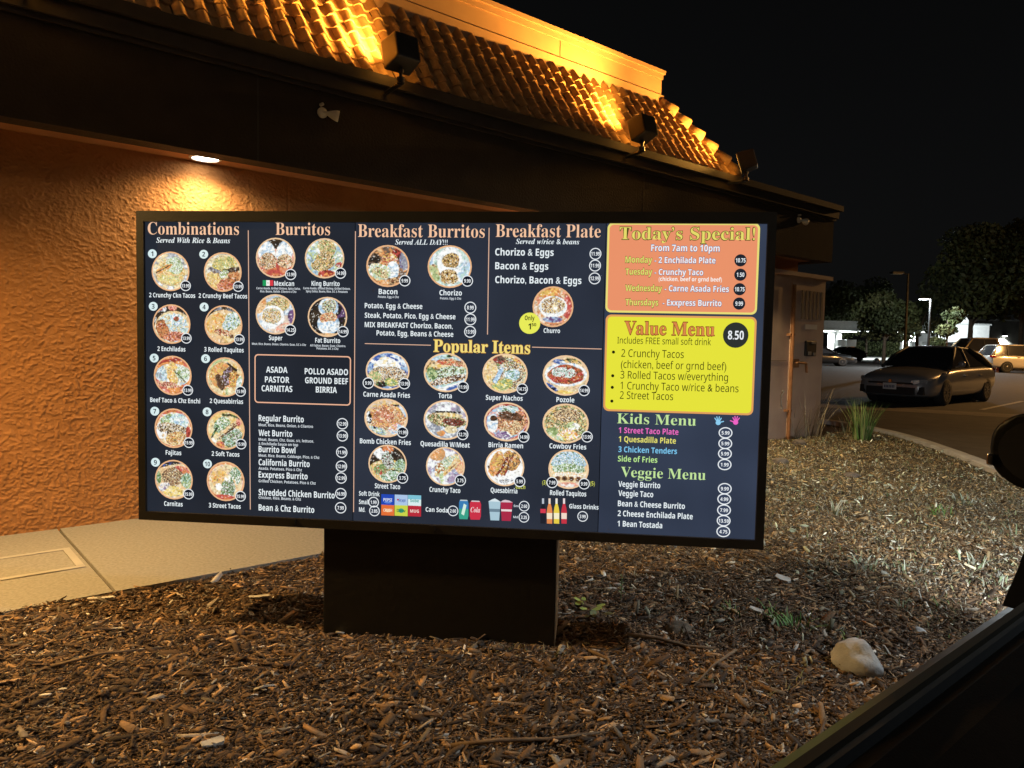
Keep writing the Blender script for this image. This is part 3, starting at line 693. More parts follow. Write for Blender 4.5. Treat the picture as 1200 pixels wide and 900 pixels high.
 'cowboy fries': [('H', 0, -9, 0, 0, 0, 'Tyc', 4), (E_, 0, 0, .95, .95, 0, 'yTcbgdl', 9), (E_, .1, .45, .6, .35, 0, 'mdTcb', 9), (E_, -.6, -.45, .28, .24, 0, 'lg', 3), (E_, .35, -.15, .3, .2, 0, 'Wl', 4), (E_, .1, -.6, .5, .25, 0, 'YyWo', 6), (E_, -.5, -.8, .4, .15, 0, 'lec', 4)],
 'street taco': [('H', 0, -9, 0, 0, 0, 'mkd', 3), (E_, -.5, .6, .25, .5, 40, 'Ww', 3), (E_, .0, .8, .3, .2, 0, 'bO', 3), (E_, 0, -.35, 1.0, .6, 0, 'lTyc', 4), (E_, .0, .2, .35, .5, 10, 'eGwbd', 9), (E_, .7, -.1, .35, .35, 0, 'gGel', 7), (E_, .2, -.65, .6, .3, 0, 'egGW', 8), (E_, -.4, -.35, .4, .3, 0, 'gGlr', 8), (B_, .3, -.35, .5, .03, -5, 'dG', 4)],
 'crunchy taco': [('H', 0, -9, 0, 0, 0, 'sqw', 2), (E_, -.5, .7, .5, .4, -20, 'Tot', 3), (E_, .8, -.0, .3, .4, 30, 'opT', 3), (E_, .1, .05, .85, .35, 40, 'ycTl', 5), (E_, -.05, .12, .7, .22, 42, 'lWegc', 8), (E_, -.3, -.15, .25, .35, -10, 'bOlW', 7), (B_, .35, -.05, .6, .03, 45, 'bt', 3), (E_, -.2, -.6, .15, .35, 10, 'leW', 5), (E_, .5, -.6, .4, .2, 20, 'sq', 2)],
 'quesabirria': [('H', 0, -9, 0, 0, 0, 'hpw', 2), (E_, 0, 0, .97, .95, 0, 'wW', 2), (E_, -.45, .15, .33, .7, -20, 'yto', 4), (E_, .05, .2, .3, .72, -18, 'Obyt', 7), (E_, .45, .3, .35, .55, -20, 'tOybm', 8), (B_, -.1, .0, .06, .6, -28, 'BRd', 5), (B_, .2, .1, .05, .6, -22, 'BbR', 5), (E_, .1, -.75, .4, .12, 10, 'xwm', 8), (E_, -.85, -.05, .06, .06, 0, 'B', 3)],
 'rolled taquitos plate': [('H', 0, -9, 0, 0, 0, 'hcT', 2), (E_, 0, .4, .95, .55, 0, 'essWG', 10), (E_, 0, .0, .85, .28, 0, 'gGleW', 9), (E_, 0, -.3, .8, .16, 0, 'cWT', 5)] + [(E_, cx, -.5, .15, .13, 0, 'tb', 3) for cx in (-.55, -.2, .15, .5)] + [(E_, cx, -.5, .08, .07, 0, 'Bd', 3) for cx in (-.55, -.2, .15, .5)] + [(E_, 0, -.85, .6, .16, 0, 'hwp', 3)],
}
DSEED = [0]
def dish(parent, key, px, py, rx, ry, rim='e6b487'):
    c = mp(px, py); RX = mp(px + rx, py)[0] - c[0]; RZ = mp(px, py - ry)[1] - c[1]
    DSEED[0] += 1
    n = len(DX); y1, y2 = FACE - .0008, FACE - .0016
    V = np.zeros((n, 3)); V[:, 0] = c[0] + DX * RX * .96; V[:, 2] = c[1] + DY * RZ * .96; V[:, 1] = y1
    pr = PR(); pr.ell_ring(c, RX * .965, RZ * .965, RX * .07, pm(rim), .0016)
    vs = [tuple(v) for v in V] + pr.v; fs = list(DF) + [tuple(i + n for i in f) for f in pr.f]
    me = new_mesh('dish_photo', vs, fs); me.polygons.foreach_set('material_index', [0] * len(DF) + [1] * len(pr.f))
    cols = np.ones((len(vs), 3)); cols[:n] = paint(DISHES[key], DSEED[0]); vcol(me, 'paint', cols)
    return link('dish_photo', me, [M_dish, pm(rim)], parent, label='round photo of ' + key)
def line(parent, x0, y0, x1, y1, w, col='dcb29a', name='divider', y=.0006):
    a = mp(x0, y0); b = mp(x1, y1); d = np.array(b) - np.array(a); n_ = np.array([-d[1], d[0]]) / np.linalg.norm(d) * (w * .00182)
    pr = PR(); pr.poly([tuple(a - n_), tuple(b - n_), tuple(b + n_), tuple(a + n_)], pm(col), y); return pr.build(name, parent)

# the backlit faces: three sheets side by side
panel = None
def sheet(x0, x1, col, k, name='menu_panel'):
    m = pm(col, k); N = m.node_tree.nodes; L = m.node_tree.links          # uneven backlight put into the emission strength as noise
    if not any(n.type == 'TEX_NOISE' for n in N):
        tc = N.new('ShaderNodeTexCoord'); n = N.new('ShaderNodeTexNoise'); n.inputs['Scale'].default_value = 2.2; n.inputs['Detail'].default_value = 2
        mr = N.new('ShaderNodeMapRange'); mr.inputs['From Min'].default_value = .3; mr.inputs['From Max'].default_value = .7; mr.inputs['To Min'].default_value = .78 * k; mr.inputs['To Max'].default_value = 1.22 * k
        L.new(tc.outputs['Object'], n.inputs['Vector']); L.new(n.outputs['Fac'], mr.inputs['Value']); L.new(mr.outputs[0], N['Principled BSDF'].inputs['Emission Strength'])
    pr = PR(); pr.poly(rect_pts(x0, sz0, x1, sz1), pm(col, k), 0.0); return pr.build(name, board)
xa = mp(415, 430)[0]; xb = mp(706, 430)[0]
P1 = sheet(sx0, xa - .0015, '242933', 1.0); P2 = sheet(xa + .0015, xb - .0015, '2b313e', 1.0); P3 = sheet(xb + .0015, sx1, '353e51', 1.0)  # backlight gradient put into the three sheet colours, brightest at right
PEACH, WH, SUB = 'f4c4a0', 'e8f2f6', 'd4dde4'
# --- combinations
T(P1, 'heading', 'Combinations', 173.4, 280.2, 274.7, 14.6, PEACH, 'serif', -.005)
T(P1, 'subheading', 'Served With Rice & Beans', 183.2, 269.8, 284.4, 6.2, WH, 'italic', 0)
COMBO = [('1', 178.8, 297.4, 200, 318, 'crunchy chicken tacos', 217.8, 334.9, '13.99', '2 Crunchy Ckn Tacos', 175, 228.9, 348.3),
         ('2', 239, 298, 261.2, 318.9, 'crunchy beef tacos', 279.4, 335.8, '13.99', '2 Crunchy Beef Tacos', 233, 289.8, 349),
         ('3', 179.9, 359, 201.2, 379.8, 'enchiladas', 218.7, 396.4, '13.99', '2 Enchiladas', 184.7, 217.4, 411.2),
         ('4', 239.5, 359.8, 262, 381, 'rolled taquitos', 280.7, 397.7, '13.99', '3 Rolled Taquitos', 239.5, 285.7, 412),
         ('5', 181, 419.6, 202.6, 440, 'beef taco and cheese enchilada', 220.4, 457.3, '13.99', 'Beef Taco & Chz Enchi', 176.2, 234.7, 471),
         ('6', 241.2, 420.3, 263.9, 441.9, 'quesabirrias', 282.2, 458.6, '15.99', '2 Quesabirrias', 246, 285, 472.2),
         ('7', 181.7, 481.8, 203.5, 501.8, 'fajitas', 221.7, 518.6, '15.99', 'Fajitas', 194.4, 212.6, 532.7),
         ('8', 243, 482.6, 264.7, 503.9, 'soft tacos', 282.8, 520.3, '15.99', '2 Soft Tacos', 248.2, 280.7, 534),
         ('9', 182.5, 541.6, 203.9, 562, 'carnitas', 221.3, 578.8, '15.99', 'Carnitas', 192.5, 214.2, 592.5),
         ('10', 243.4, 543.5, 264.6, 564, 'street tacos', 282.2, 581.4, '15.99', '3 Street Tacos', 244.9, 282.2, 594.5)]
for n_, nx, ny, cx, cy, key, bx, by, pr_, cap, x0, x1, base in COMBO:
    dish(P1, key, cx, cy, 22.2, 23.2)
    badge(P1, bx, by, 5.7, pr_)
    q = PR(); c = mp(nx, ny); q.disc(c, mp(nx + 5.2, ny)[0] - c[0], mp(nx, ny - 5.2)[1] - c[1], pm('d8ecee'), .002)
    w = 1.5 if len(n_) == 1 else 3.0
    q.mesh_in(text_geo(n_, 'sans', nx - w, nx + w, ny + 2.7, 5.4, .0), pm('1c2430'), .0024); q.build('number_badge', P1)
    T(P1, 'caption', cap, x0, x1, base, 5.3, WH)
line(P1, 291, 270, 293.4, 597, 1.0)
# --- burritos
T(P1, 'heading', 'Burritos', 323, 386.9, 275.3, 14.6, PEACH, 'serif', -.005)
for key, cx, cy, bx, by, pr_ in (('mexican burrito halves', 323.1, 302.2, 340.9, 321.7, '13.99'), ('king burrito', 380.4, 302.8, 399.2, 320.2, '14.99'), ('super burrito', 322.9, 368.3, 340.5, 386.7, '14.25'), ('fat burrito', 383.8, 371.5, 402.2, 388.6, '14.99')):
    dish(P1, key, cx, cy, 23.2, 23.6, 'e8c49c'); badge(P1, bx, by, 6, pr_)
q = PR()
for k, cc in enumerate(('1f9a5c', 'eef2ee', 'd43c46')):
    a = mp(308 + k * 4.1, 334.9); b = mp(308 + (k + 1) * 4.1, 328.4); q.poly(rect_pts(a[0], a[1], b[0], b[1]), pm(cc), .001)
c = mp(314.2, 331.6); q.disc(c, .0024, .0024, pm('8c6a3c'), .0014); q.build('flag', P1, label='green white and red flag')
for tx, x0, x1, base in (('Mexican', 321.4, 344.8, 334.9), ('King Burrito', 365.2, 398.1, 334.9), ('Super', 315.3, 331, 398.6), ('Fat Burrito', 369.5, 398.8, 401.4)):
    T(P1, 'caption', tx, x0, x1, base, 5.6, WH)
for tx, x0, x1, base in (('Carne Asada, Grilled Onions, Spicy Salsa,', 300.6, 352.2, 338.9), ('Rice, Beans, Relish, Cilantro & Chz', 305, 347.4, 342.6),
                         ('Carne Asada, Grilled Shrimp, Grilled Onions,', 355.4, 410.7, 338.9), ('Spicy Salsa, Beans, Rice, S/C & Potatoes', 358.7, 407.4, 342.5),
                         ('Meat, Rice, Beans, Onion, Cilantro, Guac, S/C & Chz', 295.4, 358.7, 404), ('All Fajitas, Bacon, Guac, Cilantro,', 363.4, 405.3, 405.9), ('Potatoes, S/C & Chz', 371.2, 396.6, 409.4)):
    T(P1, 'description', tx, x0, x1, base, 2.5, SUB)
a = mp(298.3, 472); b = mp(411.5, 417.5)
pr = PR(); pr.ring(rect_pts(a[0], a[1], b[0], b[1], .016), rect_pts(a[0] + .005, a[1] + .005, b[0] - .005, b[1] - .005, .012), pm('ecb596'), .0008); pr.build('outlined_box', P1)
for tx, x0, x1, base in (('ASADA', 312, 337, 436.5), ('PASTOR', 310.6, 339.2, 448), ('CARNITAS', 306.7, 342.7, 458.4), ('POLLO ASADO', 357.2, 407.9, 438.4), ('GROUND BEEF', 357.6, 407.9, 449), ('BIRRIA', 370.2, 394.9, 459.9)):
    T(P1, 'meat_choice', tx, x0, x1, base, 7.0, WH)
for tx, x1, base in (('Regular Burrito', 356.1, 493.3), ('Wet Burrito', 342.6, 510.6), ('Burrito Bowl', 346.3, 529.7), ('California Burrito', 363, 545), ('Exxpress Burrito', 360.6, 559.5), ('Shredded Chicken Burrito', 392.3, 580.2), ('Bean & Chz Burrito', 368.4, 598)):
    T(P1, 'menu_item', tx, 303.2, x1, base, 7.2, WH)
for tx, x1, base in (('Meat, Rice, Beans, Onion, & Cilantro', 366.9, 499.3), ('Meat, Beans, Chz, Guac, s/c, lettuce,', 367.8, 516.3), ('& Enchilada Sauce on top', 349.4, 521.2), ('Meat, Rice, Beans, Cabbage, Pico, & Chz', 374.3, 535), ('Asada, Potatoes, Pico & Chz', 353.9, 550.2), ('Grilled Chicken, Potatoes, Pico & Chz', 370, 565), ('Chicken, Rice, Beans, & Chz', 352.8, 584.4)):
    T(P1, 'description', tx, 303.2, x1, base, 3.2, SUB)
for bx, by, pr_ in ((401.4, 496.5, '12.99'), (401.4, 510.6, '13.99'), (400.7, 529.9, '11.99'), (400.3, 546.3, '12.99'), (399.9, 560, '12.99'), (399.6, 578.4, '16.99'), (399.4, 594.9, '7.99')):
    badge(P1, bx, by, 6.1, pr_, fill='222836')
line(P2, 416.6, 271, 414.4, 600, 1.0)
# --- breakfast
T(P2, 'heading', 'Breakfast Burritos', 419.5, 568, 277.7, 15.2, PEACH, 'serif', -.005)
T(P2, 'subheading', 'Served ALL DAY!!!', 463, 524.5, 286.5, 6, WH, 'italic', 0)
T(P2, 'heading', 'Breakfast Plate', 580.8, 703.8, 277.7, 15.2, PEACH, 'serif', -.005)
T(P2, 'subheading', 'Served w/rice & beans', 604.5, 678.8, 285.8, 6, WH, 'italic', 0)
line(P2, 573.2, 267, 571.3, 392, 1.0)
for key, cx, cy, rx, ry, bx, by, pr_ in (('bacon burrito', 454.5, 311.8, 25.3, 24.6, 474.5, 329, '9.99'), ('chorizo burrito', 527, 312.5, 26, 25, 547.8, 329.3, '9.99')):
    dish(P2, key, cx, cy, rx, ry); badge(P2, bx, by, 6.1, pr_)
for tx, x0, x1, base in (('Bacon', 443.8, 465.8, 344.6), ('Chorizo', 515, 541.3, 346)): T(P2, 'caption', tx, x0, x1, base, 6.2, WH)
for tx, x0, x1, base in (('Potato, Egg & Chz', 443, 467.5, 349), ('Potato, Egg & Chz', 515.8, 540.5, 350.8)): T(P2, 'description', tx, x0, x1, base, 2.6, SUB)
for tx, x0, x1, base in (('Potato, Egg & Cheese', 427.5, 495, 361), ('Steak, Potato, Pico, Egg & Cheese', 427.5, 533.8, 372.3), ('MIX BREAKFAST Chorizo, Bacon,', 427.5, 530.5, 383.3), ('Potato, Egg, Beans & Cheese', 441.3, 531.3, 393)):
    T(P2, 'menu_item', tx, x0, x1, base, 6.0, WH)
for bx, by, pr_ in ((551.3, 360.5, '8.99'), (551.3, 374.3, '11.99'), (551, 388.8, '13.99'), (697.8, 297.5, '11.99'), (697.3, 311.3, '11.99'), (696.8, 326.3, '12.99')):
    badge(P2, bx, by, 6.4, pr_, fill='2c3342')
for tx, x1, base in (('Chorizo & Eggs', 648.8, 299.3), ('Bacon & Eggs', 642.5, 315.5), ('Chorizo, Bacon & Eggs', 681.3, 331.7)): T(P2, 'menu_item', tx, 580.3, x1, base, 8.2, WH)
dish(P2, 'churro', 648, 359.5, 24, 24)
q = PR(); c = mp(620.8, 378.8); q.disc(c, mp(633.2, 378.8)[0] - c[0], mp(620.8, 366.3)[1] - c[1], pm('e6ea5a'), .0022)
q.mesh_in(text_geo('Only', 'sans', 615, 626.4, 375.2, 5.4, 0.0), pm('2a2a18'), .0026); q.mesh_in(text_geo('1', 'sans', 619.2, 622, 386, 7, .0), pm('2a2a18'), .0026); q.mesh_in(text_geo('50', 'sans', 623, 628.4, 382.2, 3.6, .0), pm('2a2a18'), .0026)
q.build('price_badge', P2, label='yellow round price badge reading Only 1 50')
T(P2, 'caption', 'Churro', 637, 656.3, 390, 5.4, WH)
line(P2, 427.5, 402.6, 505, 404.6, .9); line(P2, 623.5, 406.8, 705, 409, .9)
T(P2, 'heading', 'Popular Items', 508, 621.3, 412, 14.2, 'f2dc7c', 'serif', .004, outline='b8863a', ow=.022)
POP = [('carne asada fries', 454.3, 434.5, 25.8, 22.6), ('torta', 522.5, 436.5, 26, 23), ('super nachos', 591.8, 437.7, 26.5, 23.4), ('pozole', 663, 440, 27.2, 23.6),
       ('bomb chicken fries', 452.5, 489.8, 25.6, 22.6), ('quesadilla', 522.5, 492.2, 26.2, 23.2), ('birria ramen', 593.8, 494.3, 26.8, 22.8), ('cowboy fries', 662.8, 496.3, 27.2, 23.3),
       ('street taco', 454.3, 543.5, 22.6, 22.4), ('crunchy taco', 522, 546.5, 22.8, 22.8), ('quesabirria', 591.3, 547, 23.2, 22.8), ('rolled taquitos plate', 666.3, 549.8, 23.8, 23.2)]
for key, cx, cy, rx, ry in POP: dish(P2, key, cx, cy, rx, ry, 'ecc8a0')
for bx, by, pr_ in ((431.8, 448.8, '9.99'), (474, 449.5, '13.99'), (542.8, 453.5, '11.99'), (612, 455.8, '14.75'), (684.5, 457.5, '14.99'), (471.8, 506.5, '11.99'), (542.3, 509, '12.75'), (613.8, 512, '14.99'), (688, 511.8, '13.99'),
                    (471.8, 560, '3.75'), (539.5, 562.8, '3.75'), (609, 564, '5.99'), (647, 565.3, '7.99'), (684.5, 566.8, '9.99')):
    badge(P2, bx, by, 6.1, pr_)
for tx, x0, x1, base in (('Carne Asada Fries', 425.8, 480.5, 464.6), ('Torta', 513.8, 529.5, 466.4), ('Super Nachos', 569.3, 612.5, 468.5), ('Pozole', 652, 673, 471),
                         ('Bomb Chicken Fries', 421.8, 481.5, 519.4), ('Quesadilla W/Meat', 492.8, 550.5, 522.5), ('Birria Ramen', 572.5, 613, 523.9), ('Cowboy Fries', 643.8, 687, 525.2),
                         ('Street Taco', 439.3, 469, 572), ('Crunchy Taco', 503.3, 539.5, 576.2), ('Quesabirria', 575, 606.3, 577), ('Rolled Taquitos', 644.5, 687, 580)):
    T(P2, 'caption', tx, x0, x1, base, 5.8, WH)
for tx, x0, x1, base in (('each', 604.3, 615.5, 572.6), ('(3)', 635.4, 640.4, 567.6), ('(5)', 691.4, 697, 568.8)): T(P2, 'quantity_note', tx, x0, x1, base, 5, 'c6cc58')
# --- drinks
for tx, x0, x1, base in (('Soft Drink', 420.8, 445, 580.6), ('Small', 420.8, 432, 590.5), ('Md.', 420.8, 428, 599.5), ('Can Soda', 498.8, 525, 599.4), ('Glass Drinks', 667, 701.3, 595.6)): T(P2, 'menu_item', tx, x0, x1, base, 5.2, WH)
for tx, x0, x1, base in (('Sm', 602, 607.5, 594), ('Md', 601.5, 607, 607)): T(P2, 'quantity_note', tx, x0, x1, base, 2.6, SUB)
for bx, by, pr_ in ((438, 588.3, '1.99'), (439, 598.6, '2.85'), (531, 598.5, '2.60'), (614.3, 593, '2.60'), (614, 606, '3.25'), (682.8, 605, '3.99')): badge(P2, bx, by, 5.7, pr_, fill='2c3342')
def prect(q, x0, y0, x1, y1, col, y=.001, r=0.0):
    a = mp(x0, y1); b = mp(x1, y0); q.poly(rect_pts(a[0], a[1], b[0], b[1], r, 3), pm(col), y)
for i, (bg, tx, tc) in enumerate((('2448b4', 'PEPSI', 'dfe8f4'), ('a9c4e6', 'diet pepsi', '2a4aa0'), ('d6ecec', 'Sobe', '2a9a8c'), ('e07038', 'CRUSH', 'f2e6d0'), ('c8d24a', 'Dew', '2a7a4a'), ('b62c3a', 'MUG', 'eedcd0'))):
    x0 = 446.8 + (i % 3) * 15.7; y0 = 579.6 + (i // 3) * 12.2 + (i % 3) * .5
    q = PR(); prect(q, x0, y0, x0 + 15.4, y0 + 11.9, bg)
    if i == 4: c = mp(x0 + 7.7, y0 + 6); q.disc(c, .0125, .0095, pm('3a9a7c'), .0013)
    if i == 0: c = mp(x0 + 7.7, y0 + 9); q.disc(c, .016, .0045, pm('5a84dc'), .0013)
    if i == 3: c = mp(x0 + 7.7, y0 + 6.5); q.disc(c, .0125, .007, pm('f0b070'), .0013)
    if i == 2: prect(q, x0, y0, x0 + 15.4, y0 + 4.2, '7cc0d4', .0013)
    if i == 1: c = mp(x0 + 3.8, y0 + 5.4); q.disc(c, .004, .004, pm('c03a4a'), .0013)
    q.mesh_in(text_geo(tx, 'sans', x0 + 2.6 + 2 * (i == 1), x0 + 12.8, y0 + 7.6, 3.6, .0), pm(tc), .0017); q.build('drink_logo', P2)
def pshape(q, pts, col, y): q.poly([mp(a, b) for a, b in pts], pm(col), y)
q = PR(); pshape(q, [(538.5, 608.2), (548, 608.5), (549, 604), (549, 590), (548, 586), (539, 585.6), (538, 589), (537.8, 604)], '3aa088', .001)
pshape(q, [(538, 596), (549, 596.4), (549, 590), (548, 586), (539, 585.6), (538, 589)], '3a7cb4', .0013); pshape(q, [(540.6, 602), (543.6, 590), (546.8, 592), (543.8, 604)], 'd2ecdc', .0016)
pshape(q, [(539, 586.8), (548, 587.1), (547.4, 585.7), (539.8, 585.4)], 'c0ccd0', .0018); q.build('drink_can', P2, label='green and blue soda can')
q = PR(); pshape(q, [(551.6, 608.8), (562.2, 609), (563.6, 605), (563.8, 591), (562.4, 587), (552.2, 586.6), (550.6, 590), (550.4, 604.5)], 'c83248', .001)
g = text_geo('Cola', 'italic', 0 + 551.5, 562.5, 600, 6, .0); q.mesh_in(g, pm('f0d8da'), .0015); pshape(q, [(552.2, 587.8), (562.4, 588.2), (561.6, 586.8), (553, 586.4)], 'd0c8cc', .0016); q.build('drink_can', P2, label='red soda can with white script')
q = PR(); pshape(q, [(574.8, 609.6), (585, 609.9), (586.6, 587.6), (572.6, 587)], 'a8c6d4', .001); pshape(q, [(572.6, 587.4), (586.6, 588), (583, 585.6), (580, 584), (577, 585)], 'd8e6ec', .0014)
pshape(q, [(573.6, 596), (586, 596.4), (585.8, 600), (573.9, 599.6)], '6c8494', .0014); q.build('drink_cup', P2, label='clear cup of pale drink')
q = PR(); pshape(q, [(588, 610.2), (598.6, 610.5), (600.8, 588.2), (586.6, 587.8)], 'a82c48', .001); pshape(q, [(586.6, 588.4), (600.8, 588.8), (597, 586.6), (592, 585.6), (589, 586.4)], 'd8c4cc', .0014)
pshape(q, [(587.2, 596.6), (600, 597), (599.7, 599.4), (587.5, 599)], 'e8dcdc', .0014); q.build('drink_cup', P2, label='clear cup of dark red drink')
for bx, body, neck, lab, lb in ((636.4, '20222c', 'b8c0cc', 'd43c50', 'dark cola bottle'), (644, 'e08a50', 'ecd8c8', 'f0e0c4', 'orange drink bottle'), (652.2, 'e4cc48', 'eceae0', 'f2ecc8', 'yellow drink bottle'), (661, 'c43444', 'ecdcdc', 'eed8c8', 'red drink bottle')):
    q = PR(); pshape(q, [(bx - 3.1, 613.4), (bx + 3.1, 613.7), (bx + 3.3, 600), (bx + 2.6, 595), (bx + 1.2, 590), (bx - 1.2, 590), (bx - 2.6, 595), (bx - 3.3, 600)], body, .001)
    pshape(q, [(bx - 1.2, 590.3), (bx + 1.2, 590.3), (bx + 1.2, 584), (bx - 1.2, 584)], neck, .0012); pshape(q, [(bx - 3.1, 608), (bx + 3.1, 608.2), (bx + 3.2, 601.2), (bx - 3.2, 601)] if lb[0] != 'd' else [(bx - 3.1, 601), (bx + 3.1, 601.2), (bx + 3.1, 596.4), (bx - 3.1, 596.2)], lab, .0014)
    q.build('drink_bottle', P2, label=lb)
# --- today's special
def card(x0, y0, x1, y1, col, rim, name, label):
    a = mp(x0, y1); b = mp(x1, y0); pr = PR()
    pr.poly(rect_pts(a[0], a[1], b[0], b[1], .022), pm(rim), .0006); pr.poly(rect_pts(a[0] + .008, a[1] + .008, b[0] - .008, b[1] - .008, .017), pm(col), .0010)
    return pr.build(name, board, label)
S = card(709.3, 261.6, 891, 366, 'e8926a', 'e8dc78', 'special_panel', "salmon panel headed Today's Special")
T(S, 'heading', "Today\u2019s Special!", 725.9, 884.6, 280.4, 14.4, 'e4da6a', 'serif', -.004, outline='4c4818', ow=.028, y=.0018)
T(S, 'subheading', 'From 7am to 10pm', 763, 843.2, 294.2, 7.6, 'eef2fa', outline='3a4a7c', ow=.03, y=.0018)
for d_, x1, it, xi0, xi1, base in (('Monday', 764.2, '- 2 Enchilada Plate', 767, 838.3, 307.8), ('Tuesday', 764.2, '- Crunchy Taco', 767, 823.9, 321.8), ('Wednesday', 775.6, '- Carne Asada Fries', 778.8, 854, 341), ('Thursdays', 771.2, '- Exxpress Burrito', 776.5, 845.3, 357.6)):
    T(S, 'day_name', d_, 732.8, x1, base, 7.2, 'dfe070', outline='4a4a14', ow=.03, y=.0018)
    T(S, 'menu_item', it, xi0, xi1, base + .3, 7.0, 'eef2fa', outline='3a4a7c', ow=.03, y=.0018)
T(S, 'description', '(chicken, beef or grnd beef)', 771.8, 845.8, 329.2, 4.8, 'f4f4f2', y=.0018)
for bx, by, pr_ in ((867.7, 305.2, '10.75'), (867.5, 322, '1.50'), (866.6, 339, '10.75'), (866, 355.8, '9.99')): badge(S, bx, by, 7.2, pr_, fill='20242e', outline=False)
# --- value menu
S = card(706.8, 371.4, 887, 481.5, 'e4e23c', 'e0a05c', 'value_panel', 'yellow panel headed Value Menu')
T(S, 'heading', 'Value Menu', 731.5, 837.4, 391.6, 15.4, 'd8864a', 'serif', -.004, outline='74301a', ow=.026, y=.0018)
T(S, 'subheading', 'Includes FREE small soft drink', 723.3, 833, 402.4, 7.6, '26260e', style='sansr', y=.0018)
for tx, x0, x1, base in (('2 Crunchy Tacos', 728, 801.2, 418), ('(chicken, beef or grnd beef)', 727.5, 851, 431), ('3 Rolled Tacos w/everything', 727, 853, 443.4), ('1 Crunchy Taco w/rice & beans', 727, 865.4, 456), ('2 Street Tacos', 726.3, 788.7, 467.2)):
    T(S, 'menu_item', tx, x0, x1, base, 8.8, '22220c', style='sansr', y=.0018)
for bx, by in ((718.9, 412.6), (718, 440.3), (717.5, 453.9), (717, 470)):
    q = PR(); c = mp(bx, by); q.disc(c, .0062, .0062, pm('22220c'), .0018); q.build('bullet', S)
badge(S, 862, 392.7, 15, '8.50', fill='2e3330', outline=False)
# --- kids and veggie menus
T(P3, 'heading', 'Kids Menu', 723, 815.6, 496, 12, 'c2e49c', 'serif', -.005)
T(P3, 'heading', 'Veggie Menu', 727.4, 826.9, 558.6, 12, 'c2e49c', 'serif', -.005)
for tx, x0, x1, base, cc in (('1 Street Taco Plate', 725, 795, 507.2, 'ec6cc0'), ('1 Quesadilla Plate', 725, 792, 517.6, 'e6e070'), ('3 Chicken Tenders', 724.6, 793.3, 529.6, '7cc6ee'), ('Side of Fries', 724, 770.3, 540.6, 'b8e690'),
                             ('Veggie Burrito', 724.6, 773.7, 570.2, WH), ('Veggie Taco', 724.6, 765.5, 581, WH), ('Bean & Cheese Burrito', 724, 802.6, 593, WH), ('2 Cheese Enchilada Plate', 723.8, 811.8, 604.6, WH), ('1 Bean Tostada', 723.6, 776, 616.6, WH)):
    T(P3, 'menu_item', tx, x0, x1, base, 6.6, cc)
for bx, by, pr_ in ((850.1, 507.1, '5.99'), (849.8, 519.6, '5.99'), (849.4, 531.5, '5.99'), (849, 544.3, '1.99'), (849.2, 572.5, '9.99'), (848.6, 584.7, '4.99'), (848.3, 597.6, '7.99'), (847.9, 610, '13.59'), (847.5, 622.7, '4.75')):
    badge(P3, bx, by, 6.0, pr_, rx=7.5, fill='39435a')
def handprint(cx, cy, col, flip, lab):
    q = PR(); c = mp(cx, cy + 2.4); q.disc(c, .0100, .0092, pm(col), .001, 16)
    for ang, ln in ((60, .016), (82, .019), (104, .019), (126, .017), (18, .015)):
        a = math.radians(ang if not flip else 180 - ang); o = (c[0] + .008 * math.cos(a), c[1] + .007 * math.sin(a)); t_ = (o[0] + ln * math.cos(a), o[1] + ln * math.sin(a)); n_ = (-math.sin(a) * .0023, math.cos(a) * .0023)
        q.poly([(o[0] - n_[0], o[1] - n_[1]), (t_[0] - n_[0] * .8, t_[1] - n_[1] * .8), (t_[0] + n_[0] * .8, t_[1] + n_[1] * .8), (o[0] + n_[0], o[1] + n_[1])], pm(col), .0013)
    q.build('handprint', P3, label=lab)
handprint(841.6, 493, '8ccdf0', False, 'pale blue child handprint'); handprint(862, 492.6, 'ee64c4', True, 'pink child handprint')

# =================================================================== CARS
M_tyre = mat('tyre_rubber', (.015, .015, .015), (.022, .021, .02), 30, .85)
M_rim = mat('alloy_rim', (.20, .20, .21), rough=.3, metal=.9)
M_glass = mat('car_glass_dark', (.03, .03, .032), rough=.05, spec=.6)
M_well = mat('wheel_well', (.006, .006, .006), rough=.95)
M_chrome = mat('chrome', (.7, .7, .7), rough=.12, metal=1.0)
M_lampglass = mat('headlight_glass', (.60, .62, .64), rough=.16, metal=.6, coat=1.0)
M_tail = mat('tail_lamp_red', (.25, .008, .006), rough=.12, coat=1.0)
M_plate = mat('plate_white', (.62, .62, .60), rough=.4)
M_bplastic = mat('black_plastic', (.014, .014, .014), rough=.55)
def paintmat(name, c): return mat(name, c, tuple(v * .93 for v in c), 3, .28, .25, coat=1.0)
def loft(name, st, sec, mats, parent, levels=2, n_close=True):
    """stations -> section points for y>=0, mirrored; capped"""
    rings = [sec(*s) for s in st]; k = len(rings[0]); V = []; F = []
    for (s, r) in zip(st, rings):
        full = [(s[0], y, z) for y, z in r] + [(s[0], -y, z) for y, z in reversed(r) if abs(y) > 1e-4]
        V += full; m = len(full)
    for i in range(len(st) - 1):
        for j in range(m): F.append((i * m + j, i * m + (j + 1) % m, (i + 1) * m + (j + 1) % m, (i + 1) * m + j))
    F.append(tuple(range(m))[::-1]); F.append(tuple((len(st) - 1) * m + j for j in range(m)))
    me = new_mesh(name, V, F)
    bm = bmesh.new(); bm.from_mesh(me); bmesh.ops.recalc_face_normals(bm, faces=bm.faces); bm.to_mesh(me); bm.free()
    o = link(name, me, mats, parent)
    md = o.modifiers.new('s', 'SUBSURF'); md.levels = md.render_levels = levels
    return o
def bake(o):
    bpy.context.view_layer.update()
    me = bpy.data.meshes.new_from_object(o.evaluated_get(bpy.context.evaluated_depsgraph_get()))
    o.modifiers.clear(); o.data = me
